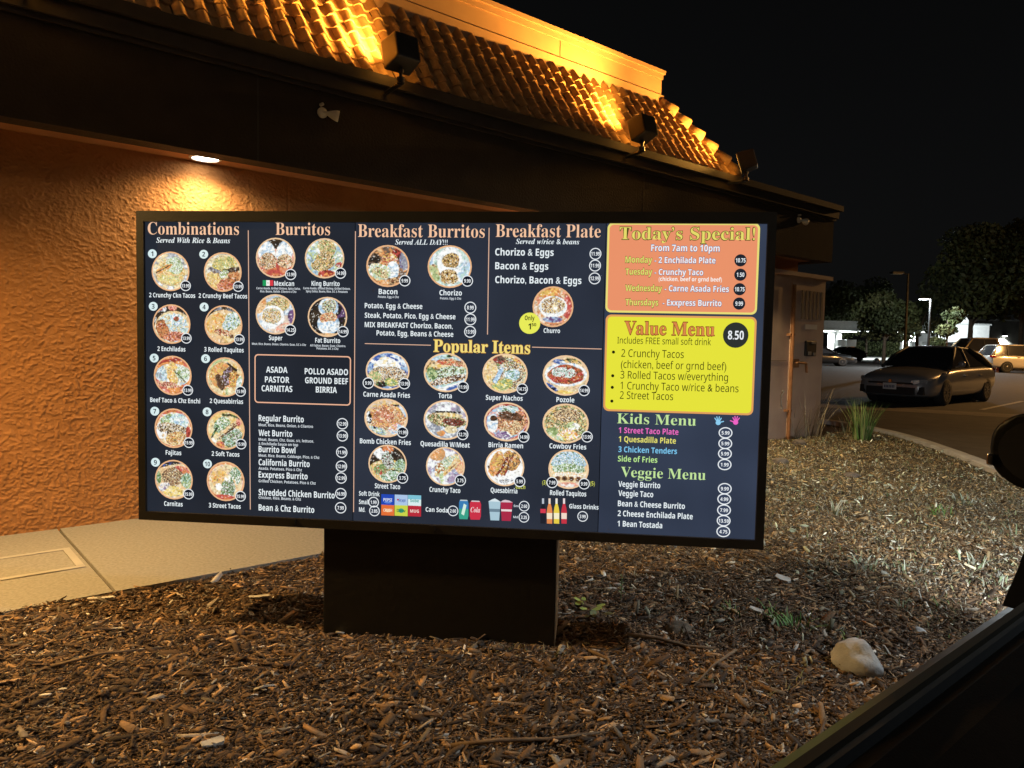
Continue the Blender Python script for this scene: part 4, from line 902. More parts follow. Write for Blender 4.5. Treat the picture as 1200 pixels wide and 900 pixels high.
def wheel(parent, x, y, r, w=.22, spokes=10, lab=None):
    s = 1 if y > 0 else -1
    mb = MB(); hw = w / 2
    prof = [(r * .66, -hw), (r * .93, -hw), (r, -hw * .7), (r, hw * .7), (r * .93, hw), (r * .66, hw * .96)]
    mb.lathe(prof, 28, 'y', (x, y, r)); wo = mb.build('wheel', M_tyre, parent, sm=True)
    mb = MB(); yo = y + s * (hw * .90)
    for k in range(28):
        pass
    mb.lathe([(r * .69, s * -.02), (r * .69, s * .012), (r * .63, s * .014), (r * .61, s * -.015)], 28, 'y', (x, yo, r))
    for k in range(spokes):
        a = 2 * math.pi * k / spokes; ca, sa = math.cos(a), math.sin(a); t = .018
        pts = [(r * .10, -t), (r * .64, -t * .8), (r * .64, t * .8), (r * .10, t)]
        vs = [(x + p * ca - q * sa, yo + d, r + p * sa + q * ca) for d in (s * .008, -s * .02) for p, q in pts]
        mb.add(vs, [(0, 1, 2, 3), (7, 6, 5, 4), (0, 4, 5, 1), (1, 5, 6, 2), (2, 6, 7, 3), (3, 7, 4, 0)])
    mb.lathe([(.05, -s * .02), (.05, s * .014), (.03, s * .02)], 12, 'y', (x, yo, r))
    mb.build('rim', M_rim, wo)
    mb = MB(); mb.lathe([(r * .66, -s * .04), (r * .66, -s * .035)], 24, 'y', (x, yo, r)); mb.build('brake_disc', M_well, wo)
def car(name, label, cat, loc, rz, paint, kind='sedan', group='parked cars', plate=True, far=False):
    t = thing(name, label, cat, loc, rz, group); lv = 2 if not far else 1
    if kind == 'sedan':
        st = [(2.44, .46, .32, .50, .60), (2.40, .70, .24, .58, .68), (2.22, .84, .19, .68, .78), (1.85, .885, .17, .75, .865), (1.40, .905, .17, .81, .91), (.80, .91, .17, .87, .96), (0, .915, .17, .89, .96), (-.9, .915, .18, .91, .97), (-1.6, .90, .22, .92, 1.0), (-2.15, .85, .28, .90, 1.0), (-2.33, .76, .38, .82, .93)]
        gh = dict(fb=(1.02, .70, .94), ft=(.12, .56, 1.40), rt=(-.80, .55, 1.385), rb=(-1.86, .66, .99), bp=(-.30,)); wx = (1.40, -1.33); wr = .325
    elif kind == 'suv':
        st = [(2.35, .70, .40, .70, .85), (2.2, .86, .30, .85, .98), (1.4, .93, .25, .98, 1.08), (.9, .94, .24, 1.02, 1.12), (0, .945, .24, 1.05, 1.10), (-1.2, .945, .25, 1.08, 1.12), (-2.1, .92, .32, 1.08, 1.14), (-2.33, .82, .42, 1.02, 1.10)]
        gh = dict(fb=(1.05, .76, 1.07), ft=(.35, .64, 1.72), rt=(-1.85, .62, 1.70), rb=(-2.22, .72, 1.09), bp=(-.3, -1.3)); wx = (1.45, -1.38); wr = .37
    else:
        st = [(2.75, .74, .45, .80, .95), (2.6, .90, .38, .95, 1.06), (1.7, .96, .35, 1.05, 1.14), (1.2, .97, .34, 1.08, 1.16), (0, .97, .34, 1.10, 1.14), (-.8, .97, .35, 1.10, 1.13), (-2.0, .97, .36, 1.10, 1.12), (-2.7, .95, .40, 1.08, 1.10), (-2.78, .90, .46, 1.05, 1.08)]
        gh = dict(fb=(1.30, .78, 1.12), ft=(.72, .68, 1.80), rt=(-.62, .67, 1.80), rb=(-.80, .76, 1.12), bp=(.1,)); wx = (1.85, -1.75); wr = .40
    sec = lambda x, w, zb, zs, zt: [(0, zb), (w * .84, zb), (w * .95, zb + .08), (w * .985, zb + (zs - zb) * .30), (w, zb + (zs - zb) * .62), (w * .965, zs - .07), (w * .90, zs), (w * .66, zs + (zt - zs) * .66), (0, zt)]
    body = loft('body', st, sec, paint, t, lv)
    for i, x in enumerate(wx):                       # wheel arches cut from the body
        mbx = MB(); mbx.lathe([(wr * 1.13, -1.3), (wr * 1.13, 1.3)], 32, 'y', (x, 0, wr)); cut = mbx.build('cutter', M_well)
        md = body.modifiers.new('b%d' % i, 'BOOLEAN'); md.object = cut; md.operation = 'DIFFERENCE'; md.solver = 'EXACT'
    bake(body)
    for o in [o for o in COL.objects if o.name.startswith('cutter')]: bpy.data.objects.remove(o)
    body.data.materials.clear(); body.data.materials.append(paint); body.data.polygons.foreach_set('material_index', [0] * len(body.data.polygons)); smooth(body.data); body.data.set_sharp_from_angle(angle=.6)
    for x in wx:
        for s in (1, -1):
            hw_ = np.interp(x, [q[0] for q in st][::-1], [q[1] for q in st][::-1])
            wheel(t, x, s * (hw_ - .115), wr, .22)
    for x in wx:
        mb = MB(); mb.lathe([(wr * 1.06, -.62), (wr * 1.06, .62)], 24, 'y', (x, 0, wr)); mb.build('wheel_well', M_well, t)
    # greenhouse: roof, pillars, panes
    fb, ft, rt, rb = gh['fb'], gh['ft'], gh['rt'], gh['rb']
    def side_top(x): return np.interp(x, [rt[0], ft[0]], [rt[1], ft[1]]), np.interp(x, [rt[0], ft[0]], [rt[2], ft[2]])
    def side_bot(x): return np.interp(x, [rb[0], fb[0]], [rb[1] + .10, fb[1] + .10]), np.interp(x, [rb[0], fb[0]], [rb[2] - .05, fb[2] - .03])
    nr_ = 6; V = []; F = []
    xs = np.linspace(rt[0] - .06, ft[0] + .05, nr_); ny = 7
    for x in xs:
        w, z = side_top(x); bulge = .035 * (1 - ((x - (rt[0] + ft[0]) / 2) / ((ft[0] - rt[0]) / 2 + .06)) ** 2)
        for k in range(ny):
            y = w * (1 - 2 * k / (ny - 1)) * 1.02; V.append((x, y, z + bulge + .03 * (1 - (y / w) ** 2)))
    for i in range(nr_ - 1):
        for k in range(ny - 1): F.append((i * ny + k, i * ny + k + 1, (i + 1) * ny + k + 1, (i + 1) * ny + k))
    me = new_mesh('roof', V, F); smooth(me); ro = link('roof', me, paint, t); sm_ = ro.modifiers.new('s', 'SOLIDIFY'); sm_.thickness = .04; sm_.offset = -1
    for s in (1, -1):
        mb = MB()
        mb.tube([(fb[0] + .02, s * (fb[1] + .10), fb[2] - .05), ((fb[0] + ft[0]) / 2, s * ((fb[1] + ft[1]) / 2 + .075), (fb[2] + ft[2]) / 2 + .025), (ft[0], s * (ft[1] + .005), ft[2])], [.045, .04, .035], 6)
        mb.tube([(rb[0] - .02, s * (rb[1] + .08), rb[2] - .05), ((rb[0] + rt[0]) / 2, s * ((rb[1] + rt[1]) / 2 + .06), (rb[2] + rt[2]) / 2 + .02), (rt[0], s * (rt[1] + .005), rt[2])], [.09, .07, .045], 6)
        mb.tube([(ft[0], s * ft[1], ft[2]), (rt[0], s * rt[1], rt[2])], .03, 6)
        mb.build('pillar', paint if kind != 'sedan' else M_bplastic, t, sm=True)
    for x in gh['bp']:
        for s in (1, -1):
            mb = MB(); w1, z1 = side_bot(x); w2, z2 = side_top(x); mb.tube([(x, s * (w1 - .01), z1), (x, s * w2, z2)], .035, 6)
            mb.build('door_pillar', M_bplastic, t)
    def pane(nm, quad, bow=0.0):
        a, b, c, d = [np.array(q, float) for q in quad]; V = []; F = []; n = 7
        for i in range(n):
            for j in range(n):
                s_, r_ = i / (n - 1), j / (n - 1); p = (a * (1 - s_) + b * s_) * (1 - r_) + (d * (1 - s_) + c * s_) * r_
                p[0] += bow * (1 - (2 * s_ - 1) ** 2); V.append(p)
        for i in range(n - 1):
            for j in range(n - 1): F.append((i * n + j, (i + 1) * n + j, (i + 1) * n + j + 1, i * n + j + 1))
        me = new_mesh(nm, V, F); smooth(me); return link(nm, me, M_glass, t)
    pane('windshield', [(fb[0] + .02, fb[1] + .09, fb[2] - .03), (fb[0] + .02, -fb[1] - .09, fb[2] - .03), (ft[0], -ft[1], ft[2] + .01), (ft[0], ft[1], ft[2] + .01)], .10)
    pane('rear_window', [(rb[0], -rb[1] - .06, rb[2] - .03), (rb[0], rb[1] + .06, rb[2] - .03), (rt[0], rt[1], rt[2] + .01), (rt[0], -rt[1], rt[2] + .01)], -.05)
    ed = [fb[0] - .05] + list(gh['bp']) + [rb[0] + .12]
    for s in (1, -1):
        for i in range(len(ed) - 1):
            x1, x0 = ed[i], ed[i + 1]
            tx1 = min(x1, ft[0] - .02) if i == 0 else x1; tx0 = max(x0, rt[0] + .04) if i == len(ed) - 2 else x0
            b1, b0, t1, t0 = side_bot(x1), side_bot(x0), side_top(tx1), side_top(tx0)
            pane('side_window', [(x1, s * (b1[0] - .02), b1[1]), (x0, s * (b0[0] - .02), b0[1]), (tx0, s * (t0[0] - .008), t0[1]), (tx1, s * (t1[0] - .008), t1[1])])
    xf = st[0][0]
    for s in (1, -1):                                # headlights wrapped round the corner, mirrors
        mb = MB(); z0 = st[1][3] - .02
        pts = [(xf - .02, .46), (xf - .07, .62), (xf - .17, .765), (xf - .40, .865)] if kind == 'sedan' else [(xf - .02, .52), (xf - .08, .70), (xf - .17, .84), (xf - .32, .91)]
        vs = []; fs = []
        for i, (x, y) in enumerate(pts):
            hgt = .10 - .022 * i
            vs += [(x + .012, s * (y + .012), z0 + .03 * i - hgt * .55), (x + .012, s * (y + .012), z0 + .03 * i + hgt * .45), (x - .08, s * (y - .03), z0 + .03 * i + hgt * .5), (x - .08, s * (y - .03), z0 + .03 * i - hgt * .6)]
        for i in range(3):
            for k in range(4): fs.append((i * 4 + k, i * 4 + (k + 1) % 4, i * 4 + 4 + (k + 1) % 4, i * 4 + 4 + k))
        fs += [(0, 1, 2, 3), (12, 13, 14, 15)]
        mb.add(vs, fs); mb.build('headlight', M_lampglass, t, sm=False)
        mb = MB(); mx = fb[0] - .12; my = fb[1] + .32
        mb.lathe([(.02, -.055), (.07, -.04), (.085, 0), (.07, .05), (.02, .06)], 12, 'x', (mx, s * my, fb[2] + .07)); mb.tube([(mx, s * (my - .15), fb[2] - .02), (mx, s * my, fb[2] + .05)], .022, 6)
        mb.build('mirror', paint, t, sm=True)
        mb = MB(); zr = st[-2][3] - .04; xr = st[-1][0]
        mb.box(xr - .02 if kind != 'sedan' else xr + .02, xr + .28, s * (st[-2][1] - .22) if s > 0 else s * (st[-2][1] + .005), s * (st[-2][1] + .005) if s > 0 else s * (st[-2][1] - .22), zr - .10, zr + .03)
        mb.build('tail_lamp', M_tail, t, bevel=.02)
        for hx in ((.25, -.75) if kind == 'sedan' else (.35, -.7)):
            mb = MB(); hw_ = np.interp(hx, [q[0] for q in st][::-1], [q[1] for q in st][::-1]); mb.box(hx - .09, hx + .09, s * (hw_ - .01) - .018, s * (hw_ - .01) + .018, st[4][3] - .09, st[4][3] - .065)
            mb.build('door_handle', M_chrome if kind == 'sedan' else paint, t)
    mb = MB()
    zc = st[1][3] + .03
    mb.box(xf - .10, xf + .004, -.52, .52, zc - .10, zc - .055); mb.box(xf - .12, xf + .012, -.56, .56, .24 + (st[0][2] - .3), .42 + (st[0][2] - .3))
    for s in (1, -1): mb.box(xf - .22, xf - .045, min(s * .60, s * .74), max(s * .60, s * .74), .26 + (st[0][2] - .3), .44 + (st[0][2] - .3))
    mb.build('grille', M_bplastic, t, bevel=.01)
    mb = MB(); mb.box(xf - .1, xf + .018, -.30, .30, zc - .125, zc - .112); mb.lathe([(.045, 0), (.04, .006)], 14, 'x', (xf + .002, 0, zc - .03)); mb.build('chrome_trim', M_chrome, t)
    if plate:
        mb = MB(); mb.box(xf + .013, xf + .022, -.155, .155, .36 + (st[0][2] - .3), .51 + (st[0][2] - .3)); pl = mb.build('licence_plate', M_plate, t)
        mb = MB()
        for k in range(7): mb.box(xf + .0225, xf + .0235, -.125 + k * .036, -.125 + k * .036 + .022, .395 + (st[0][2] - .3), .46 + (st[0][2] - .3))
        mb.build('plate_characters', mat('plate_ink', (.05, .06, .14), rough=.5), pl)
    if kind == 'pickup':
        mb = MB(); mb.box(-2.70, -.86, -.80, .80, .90, 1.125); mb.build('bed', M_bplastic, t)
    return t
def at_depth(px, py, D): return CO + ray_at(px, py) * D
def on_ground(px, py, z=0.0):
    d = ray_at(px, py); return CO + d * ((z - CAM_Z) / d[2])
# ground point under a pixel column at depth D
def base_at(px, D, z=0.0):
    q = at_depth(px, 410, D); return (q[0], q[1], z)
a50 = math.radians(50)
_f = np.array([-math.sin(a50), -math.cos(a50)])      # heading of the grey sedan
_lft = np.array([-_f[1], _f[0]])
_wheel = np.array([10.42, 17.85]); _o = _wheel - _f * 1.40 - _lft * .80
M_grey = paintmat('grey_car_paint', (.29, .29, .295))
car('parked_sedan', 'grey sedan parked facing us beyond the driveway, nearest car', 'car', (_o[0], _o[1], 0), math.atan2(_f[1], _f[0]), M_grey)
p = on_ground(968, 428.5); car('parked_sedan', 'black sedan seen from the side under the gas station canopy', 'car', (p[0] - .5, p[1], 0), math.radians(-12), paintmat('black_car_paint', (.012, .012, .013)), far=True)
p = on_ground(1022, 425); car('parked_sedan', 'dark car far behind the grey sedan hood', 'car', (p[0], p[1] + 6, 0), math.radians(200), paintmat('brown_car_paint', (.05, .035, .02)), far=True)
p = base_at(1147, 53); pick = car('parked_pickup', 'tan pickup truck side on behind the grey sedan roof', 'pickup', (p[0], p[1], 0), math.radians(176), paintmat('tan_car_paint', (.46, .36, .22)), 'pickup', far=True); pick.scale = (1.2, 1.2, 1.22)
p = on_ground(1168, 437); hd = math.radians(-4); car('parked_suv', 'white SUV with its tail to us at the right edge of the photo', 'SUV', (p[0] + 2.45, p[1] + 1.4, 0), hd, paintmat('white_car_paint', (.60, .57, .52)), 'suv', far=True)

# lot markings: concrete gutter band, stall lines
M_band = mat('gutter_concrete', (.17, .15, .125), (.24, .21, .18), 4, .9, bump=.3, bscale=120, bdist=.005)
def strip(name, a, b, w, z, m, kind='structure'):
    a = np.array(a[:2]); b = np.array(b[:2]); d = (b - a) / np.linalg.norm(b - a); n = np.array([-d[1], d[0]]) * w / 2
    return link(name, new_mesh(name, [(*(a + n), z), (*(b + n), z), (*(b - n), z), (*(a - n), z)], [(3, 2, 1, 0)]), m, kind=kind)
g0 = on_ground(985, 476.5)[:2]; g1 = on_ground(1196, 488)[:2]; gd = (g1 - g0) / np.linalg.norm(g1 - g0)
strip('gutter_band', g0 - gd * 14, g1 + gd * 14, 1.05, .004, M_band)
for a, b in (((1150, 480.5), (1198, 470.5)), ((965, 470.8), (998, 469.8)), ):
    strip('stall_line', on_ground(*a), on_ground(*b), .11, .008, M_white)
s0 = on_ground(1150, 480.5)[:2]; s1 = on_ground(1198, 470.5)[:2]; sd = (s1 - s0) / np.linalg.norm(s1 - s0)
for k in (1, 2, 3): strip('stall_line', s0 + gd * 2.75 * k, s0 + gd * 2.75 * k + sd * 5.2, .11, .008, M_white)

# =================================================================== LOT, STATION, TREES
M_pole = mat('pole_metal', (.02, .02, .02), (.035, .035, .034), 8, .5, .6)
def street_lamp(loc, h, label, lit=0.0, heads=((-1, 0),), color=(.88, .95, 1), ang=150, aim=None, bl=.4):
    t = thing('street_lamp', label, 'street lamp', loc, 0, 'parking lot lamps')
    mb = MB(); mb.tube([(0, 0, 0), (0, 0, h)], [.09, .06], 10); mb.build('pole', M_pole, t)
    mb = MB(); mb.lathe([(.22, 0), (.22, .55), (.20, .6)], 16); mb.build('footing', M_curb, t)
    for hx, hy in heads:
        mb = MB(); mb.tube([(0, 0, h - .05), (hx * .35, hy * .35, h + .02)], .035, 8); mb.build('arm', M_pole, t)
        mb = MB(); c = (hx * .65, hy * .65, h + .03); mb.box(c[0] - .32, c[0] + .32, c[1] - .2, c[1] + .2, c[2] - .05, c[2] + .06); hd_ = mb.build('lamp_head', M_bplastic, t, bevel=.02)
        mb = MB(); mb.box(c[0] - .26, c[0] + .26, c[1] - .15, c[1] + .15, c[2] - .075, c[2] - .051)
        mb.build('lens', emat('street_lens', color, 30.0) if lit else M_lampglass, hd_)
        if lit: lamp('street_lamp_light', 'POINT' if ang > 175 else 'SPOT', lit, color, (loc[0] + c[0], loc[1] + c[1], h + loc[2] - .08), aim or (loc[0] + c[0], loc[1] + c[1], 0), None, .12, ang, bl)
    return t
street_lamp(base_at(1087.5, 50), 4.75, 'lit white street lamp beside the lit green leaves', 4200, ((-.7, 0),), (.85, .95, 1.0), 180)
street_lamp(base_at(1060, 42), 5.6, 'tall dark unlit lamp pole in front of the tree group', 0, ((-1, 0),))
street_lamp((7.6, 1.8, 0), 6.0, 'cool white lot lamp right of the photo frame by the planting bed', 2300, ((-1, 0),), (.82, .93, 1.0), 80, (3.7, 3.7, 0), .9)
street_lamp((25.0, 24.5, 0), 8.0, 'amber lot lamp right of the photo frame beyond the nearest car', P_LOT * 8, ((-1, .3),), C_LOT, 180)
street_lamp((35.5, 37.0, 0), 7.0, 'amber lot lamp right of the photo frame near the white SUV', P_LOT * 11, ((-.9, .4),), C_LOT, 168)
street_lamp((-2.2, -1.2, 0), 5.4, 'unseen warm lamp added as fill, on a long arm over the car the photo is taken from', 36, ((1.5, 2.1),), (1.0, .70, .38), 112, (-.4, 4.0, 0), .9)  # pole lamp added as warm fill for the foreground mulch

M_cw = mat('station_white', (.75, .76, .76), (.66, .67, .68), 2, .5); M_cg = mat('station_grey', (.34, .36, .36), (.42, .43, .43), 3, .6)
M_under = emat('canopy_light_panel', (.9, 1.0, .97), 5.0)
M_orange = mat('pump_orange', (.65, .20, .05), rough=.5); M_fore = mat('forecourt_concrete', (.42, .42, .40), (.52, .52, .50), 1.2, .85)
fc = [at_depth(940, 410, 78), at_depth(1165, 410, 78), at_depth(1170, 410, 116), at_depth(930, 410, 116)]
link('station_forecourt', new_mesh('station_forecourt', [(q[0], q[1], .004) for q in fc], [(0, 1, 2, 3)]), M_fore, kind='structure')
def canopy(label, x0, x1, D, ytop, ybot, cols, lampx):
    a = at_depth(x0, 410, D); b = at_depth(x1, 410, D); ztop = at_depth((x0 + x1) / 2, ytop, D)[2]; zbot = at_depth((x0 + x1) / 2, ybot, D)[2]; dep = 8.0
    ang = math.atan2(b[1] - a[1], b[0] - a[0]); L_ = math.hypot(b[0] - a[0], b[1] - a[1])
    t = thing('station_canopy', label, 'canopy', (a[0], a[1], 0), ang, 'gas station canopies')
    mb = MB(); mb.box(0, L_, 0, dep, zbot, ztop); mb.build('roof', M_cg, t)
    mb = MB()
    for k in range(int(L_ / 2.2)):
        for y in (.8, 3.5, 6.5): mb.box(.8 + k * 2.2, 2.0 + k * 2.2, y, y + .8, zbot - .06, zbot - .004)
    mb.build('light_panel', M_under, t)
    mb = MB(); mb.box(0, L_, -.05, -.004, zbot, zbot + .16); mb.build('fascia_strip', M_cw, t)
    for cx in cols:
        mb = MB(); mb.box(cx * L_ - .28, cx * L_ + .28, 2.5, 3.1, 0, zbot); mb.build('column', M_cw, t)
    for lx in lampx:
        q = Matrix.Rotation(ang, 4, 'Z') @ Vector((lx * L_, 2.2, 0)); lamp('canopy_lamp', 'SPOT', P_FAR * .5, (.9, 1.0, .97), (a[0] + q.x, a[1] + q.y, zbot - .15), (a[0] + q.x, a[1] + q.y, 0), None, .4, 170, .3)
    return t
canopy('grey gas station canopy by the enclosure with bright lights beneath', 940, 1026, 92, 376, 387.5, (.52, .62), (.4, .8))
canopy('smaller gas station canopy between lamp pole and white building', 1066, 1118, 98, 378, 388.5, (.10, .30), (.2, .7))
def pump(px, D, label, m):
    t = thing('fuel_pump', label, 'fuel pump', base_at(px, D), math.atan2(-.6, 1) * 0, 'fuel pumps')
    mb = MB(); mb.box(-.45, .45, -.3, .3, .15, 1.5); mb.build('body', m, t, bevel=.04)
    mb = MB(); mb.box(-.6, .6, -.35, .35, 1.52, 2.35); mb.build('head', M_cw, t, bevel=.04)
    mb = MB(); mb.box(-.9, .9, -.5, .5, 0, .15); mb.build('island', M_cw, t)
    mb = MB(); mb.box(-.3, .3, -.312, -.301, .9, 1.3); mb.build('screen', M_glass, t)
    mb = MB(); mb.tube([(.46, 0, 1.3), (.62, 0, .9), (.6, 0, .5), (.47, 0, .8)], .03, 6); mb.build('hose', M_bplastic, t)
pump(986, 91, 'white fuel pump left of the orange one', M_cw); pump(996, 90.5, 'orange fuel pump under the near canopy', M_orange)
pump(1072, 97, 'white fuel pump under the smaller canopy beside grey column', M_cw); pump(1083, 96.5, 'white fuel pump rightmost under the smaller canopy', M_cw)
# white shop and dark warehouse behind
def block(name, label, x0, x1, D, ytop, dep, m, roofm, extra=None):
    a = at_depth(x0, 410, D); b = at_depth(x1, 410, D); z = at_depth((x0 + x1) / 2, ytop, D)[2]
    ang = math.atan2(b[1] - a[1], b[0] - a[0]); L_ = math.hypot(b[0] - a[0], b[1] - a[1])
    t = thing(name, label, 'building', (a[0], a[1], 0), ang)
    mb = MB(); mb.box(0, L_, 0, dep, 0, z); mb.build('wall', m, t)
    mb = MB(); mb.box(-.2, L_ + .2, -.2, dep + .2, z, z + .25); mb.build('roof', roofm, t)
    return t, L_, z, ang, a
t, L_, z, ang, a = block('station_shop', 'brightly lit white building behind the street lamp', 1098, 1158, 112, 381, 10, M_cw, M_cg)
mb = MB(); mb.box(L_ * .40, L_ * .62, -.6, 3, z + .25, z + 1.6); mb.build('parapet', M_cw, t)
mb = MB(); mb.box(L_ * .1, L_ * .32, -.04, -.003, 0, 2.4); mb.build('door', M_glass, t)
mb = MB(); mb.box(-1.5, L_ * .35, -3.0, -.1, 2.6, 2.85); mb.build('awning', M_cg, t)
lamp('shop_fill', 'SPOT', P_FAR * .8, (.92, 1, 1), tuple(at_depth(1125, 392, 104)), tuple(at_depth(1130, 396, 112)), None, .4, 165, .4)  # bare lamp added before the shop to brighten its white wall
t, L_, z, ang, a = block('warehouse', 'low dark building at the right edge behind the white SUV', 1140, 1290, 132, 377, 18, mat('warehouse_wall', (.10, .10, .09), (.13, .13, .12), 1.5, .9), M_cg)
wl_ = thing('wall_lamp', 'bright wall lamp washing the dark building above the pickup', 'lamp', tuple(at_depth(1178, 393, 131.5)), ang)
mb = MB(); mb.box(-.3, .3, -.22, .35, -.12, .14); mb.build('housing', M_bplastic, wl_, bevel=.03)
mb = MB(); mb.box(-.26, .26, -.2, .3, -.16, -.121); mb.build('lens', emat('wall_lens', (.95, 1, .95), 25.0), wl_)
q = at_depth(1178, 394.5, 130.9); lamp('wall_lamp_light', 'SPOT', 9000, (.95, 1, .95), tuple(q), (q[0], q[1] + .8, 0), None, .2, 118, .6)

# trees
M_bark = mat('bark', (.06, .045, .03), (.11, .085, .06), 14, .95, bump=.6, bscale=30)
M_leaf = mat('tree_leaf', (1, 1, 1), None, rough=.65, attr='tint', spec=.25)
def leaf_mesh(name, centers, radii, n, size, cols, flat=.75):
    c = np.array(centers); r = np.array(radii); w = r ** 2; k = RNG.choice(len(c), n, p=w / w.sum())
    d = RNG.normal(size=(n, 3)); d /= np.linalg.norm(d, axis=1)[:, None]; rad = (.35 + .65 * RNG.random(n) ** .5)
    p = c[k] + d * (r[k] * rad)[:, None] * np.array([1, 1, flat])
    a = RNG.normal(size=(n, 3)); a /= np.linalg.norm(a, axis=1)[:, None]; b = np.cross(a, RNG.normal(size=(n, 3))); b /= np.linalg.norm(b, axis=1)[:, None]
    s = size * (.6 + .8 * RNG.random(n))[:, None]
    V = np.stack([p - a * s, p + b * s * .5, p + a * s, p - b * s * .5], 1).reshape(-1, 3); Q = np.arange(n * 4).reshape(n, 4)
    me = quads_mesh(name, V, Q); base = np.array(cols)[RNG.integers(0, len(cols), len(c))][k] * (.7 + .6 * RNG.random(n))[:, None]
    vcol(me, 'tint', np.repeat(base, 4, 0)); return me
LEAFC = [(.042, .052, .018), (.055, .066, .022), (.034, .043, .016), (.066, .070, .026)]
def tree(label, loc, h, spread, trunk_h, n=4200, size=.16, lobes=12, cols=LEAFC, group='trees beyond the lot', lean=0.0, tr=.16):
    t = thing('tree', label, 'tree', loc, 0, group); rs = random.Random(label)
    mb = MB(); mb.tube([(0, 0, 0), (lean * .5, 0, trunk_h * .6), (lean, 0, trunk_h * 1.15), (lean * 1.2, .1, h * .75)], [tr * 1.3, tr, tr * .8, tr * .25], 8)
    cs = []; rr = []
    for k in range(lobes):
        an = rs.uniform(0, 6.28); q = rs.random() ** .6 * spread * .72; zz_ = trunk_h + (h - trunk_h) * rs.uniform(.12, .84)
        q *= math.sin(math.pi * min(1, max(.18, (zz_ - trunk_h) / (h - trunk_h) * .8 + .2))) ** .6
        c = (lean + q * math.cos(an), q * math.sin(an), zz_); cs.append(c); rr.append(spread * rs.uniform(.26, .50))
        if k < 7: mb.tube([(lean, 0, trunk_h * rs.uniform(.8, 1.1)), ((lean + c[0]) / 2, c[1] / 2, (trunk_h + c[2]) / 2 + .2), c], [tr * .5, tr * .32, tr * .1], 6)
    mb.build('trunk', M_bark, t, sm=True)
    link('crown', leaf_mesh('crown', cs, rr, n, size, cols), M_leaf, t)
def tree_at(label, px, D, ytop, ytrunk, wpx, **k):
    b = base_at(px, D); h = at_depth(px, ytop, D)[2]; th_ = max(1.0, at_depth(px, ytrunk, D)[2]); tree(label, b, h, wpx * D / F_PX / 2, th_, **k)
tree_at('bushy tree over the gas station canopy beside enclosure', 985, 104, 332, 388, 92, n=5200, size=.26)
tree_at('rounded tree left of the dark lamp pole with visible trunk', 1036, 62, 340, 394, 84, n=5200, size=.17, tr=.14)
tree_at('tree right behind the dark lamp pole', 1074, 74, 336, 392, 72, n=4200, size=.19)
tree_at('tree behind the station between the two canopies', 1015, 112, 328, 388, 84, n=4200, size=.27)
tree_at('large dark tree over the white building with thick trunk', 1136, 68, 258, 376, 124, n=11000, size=.23, lobes=26, tr=.22)
tree_at('dark tree filling the right edge above the SUV', 1195, 74, 250, 374, 120, n=9000, size=.25, lobes=22, tr=.2)
tree_at('slender tree whose pale branches cross the white building', 1109, 51.5, 345, 396, 40, n=1100, size=.14, lobes=7, tr=.08)
def hedge_at(label, x0, x1, D, ytop):
    a = at_depth(x0, 410, D); b = at_depth(x1, 410, D); z = at_depth(x0, ytop, D)[2]
    n = 9; cs = [tuple(a * (1 - k / n) + b * k / n)[:2] + (z * .45,) for k in range(n + 1)]
    o = link('hedge', leaf_mesh('hedge', cs, [z * .6] * len(cs), 3500, .16, LEAFC), M_leaf); tag(o, label, 'hedge')
hedge_at('dark hedge behind the gas station pumps', 1000, 1062, 118, 396)
tree_at('small shrub tree beside the street lamp base', 1094, 54, 398, 406, 26, n=900, size=.13, lobes=6, tr=.06)

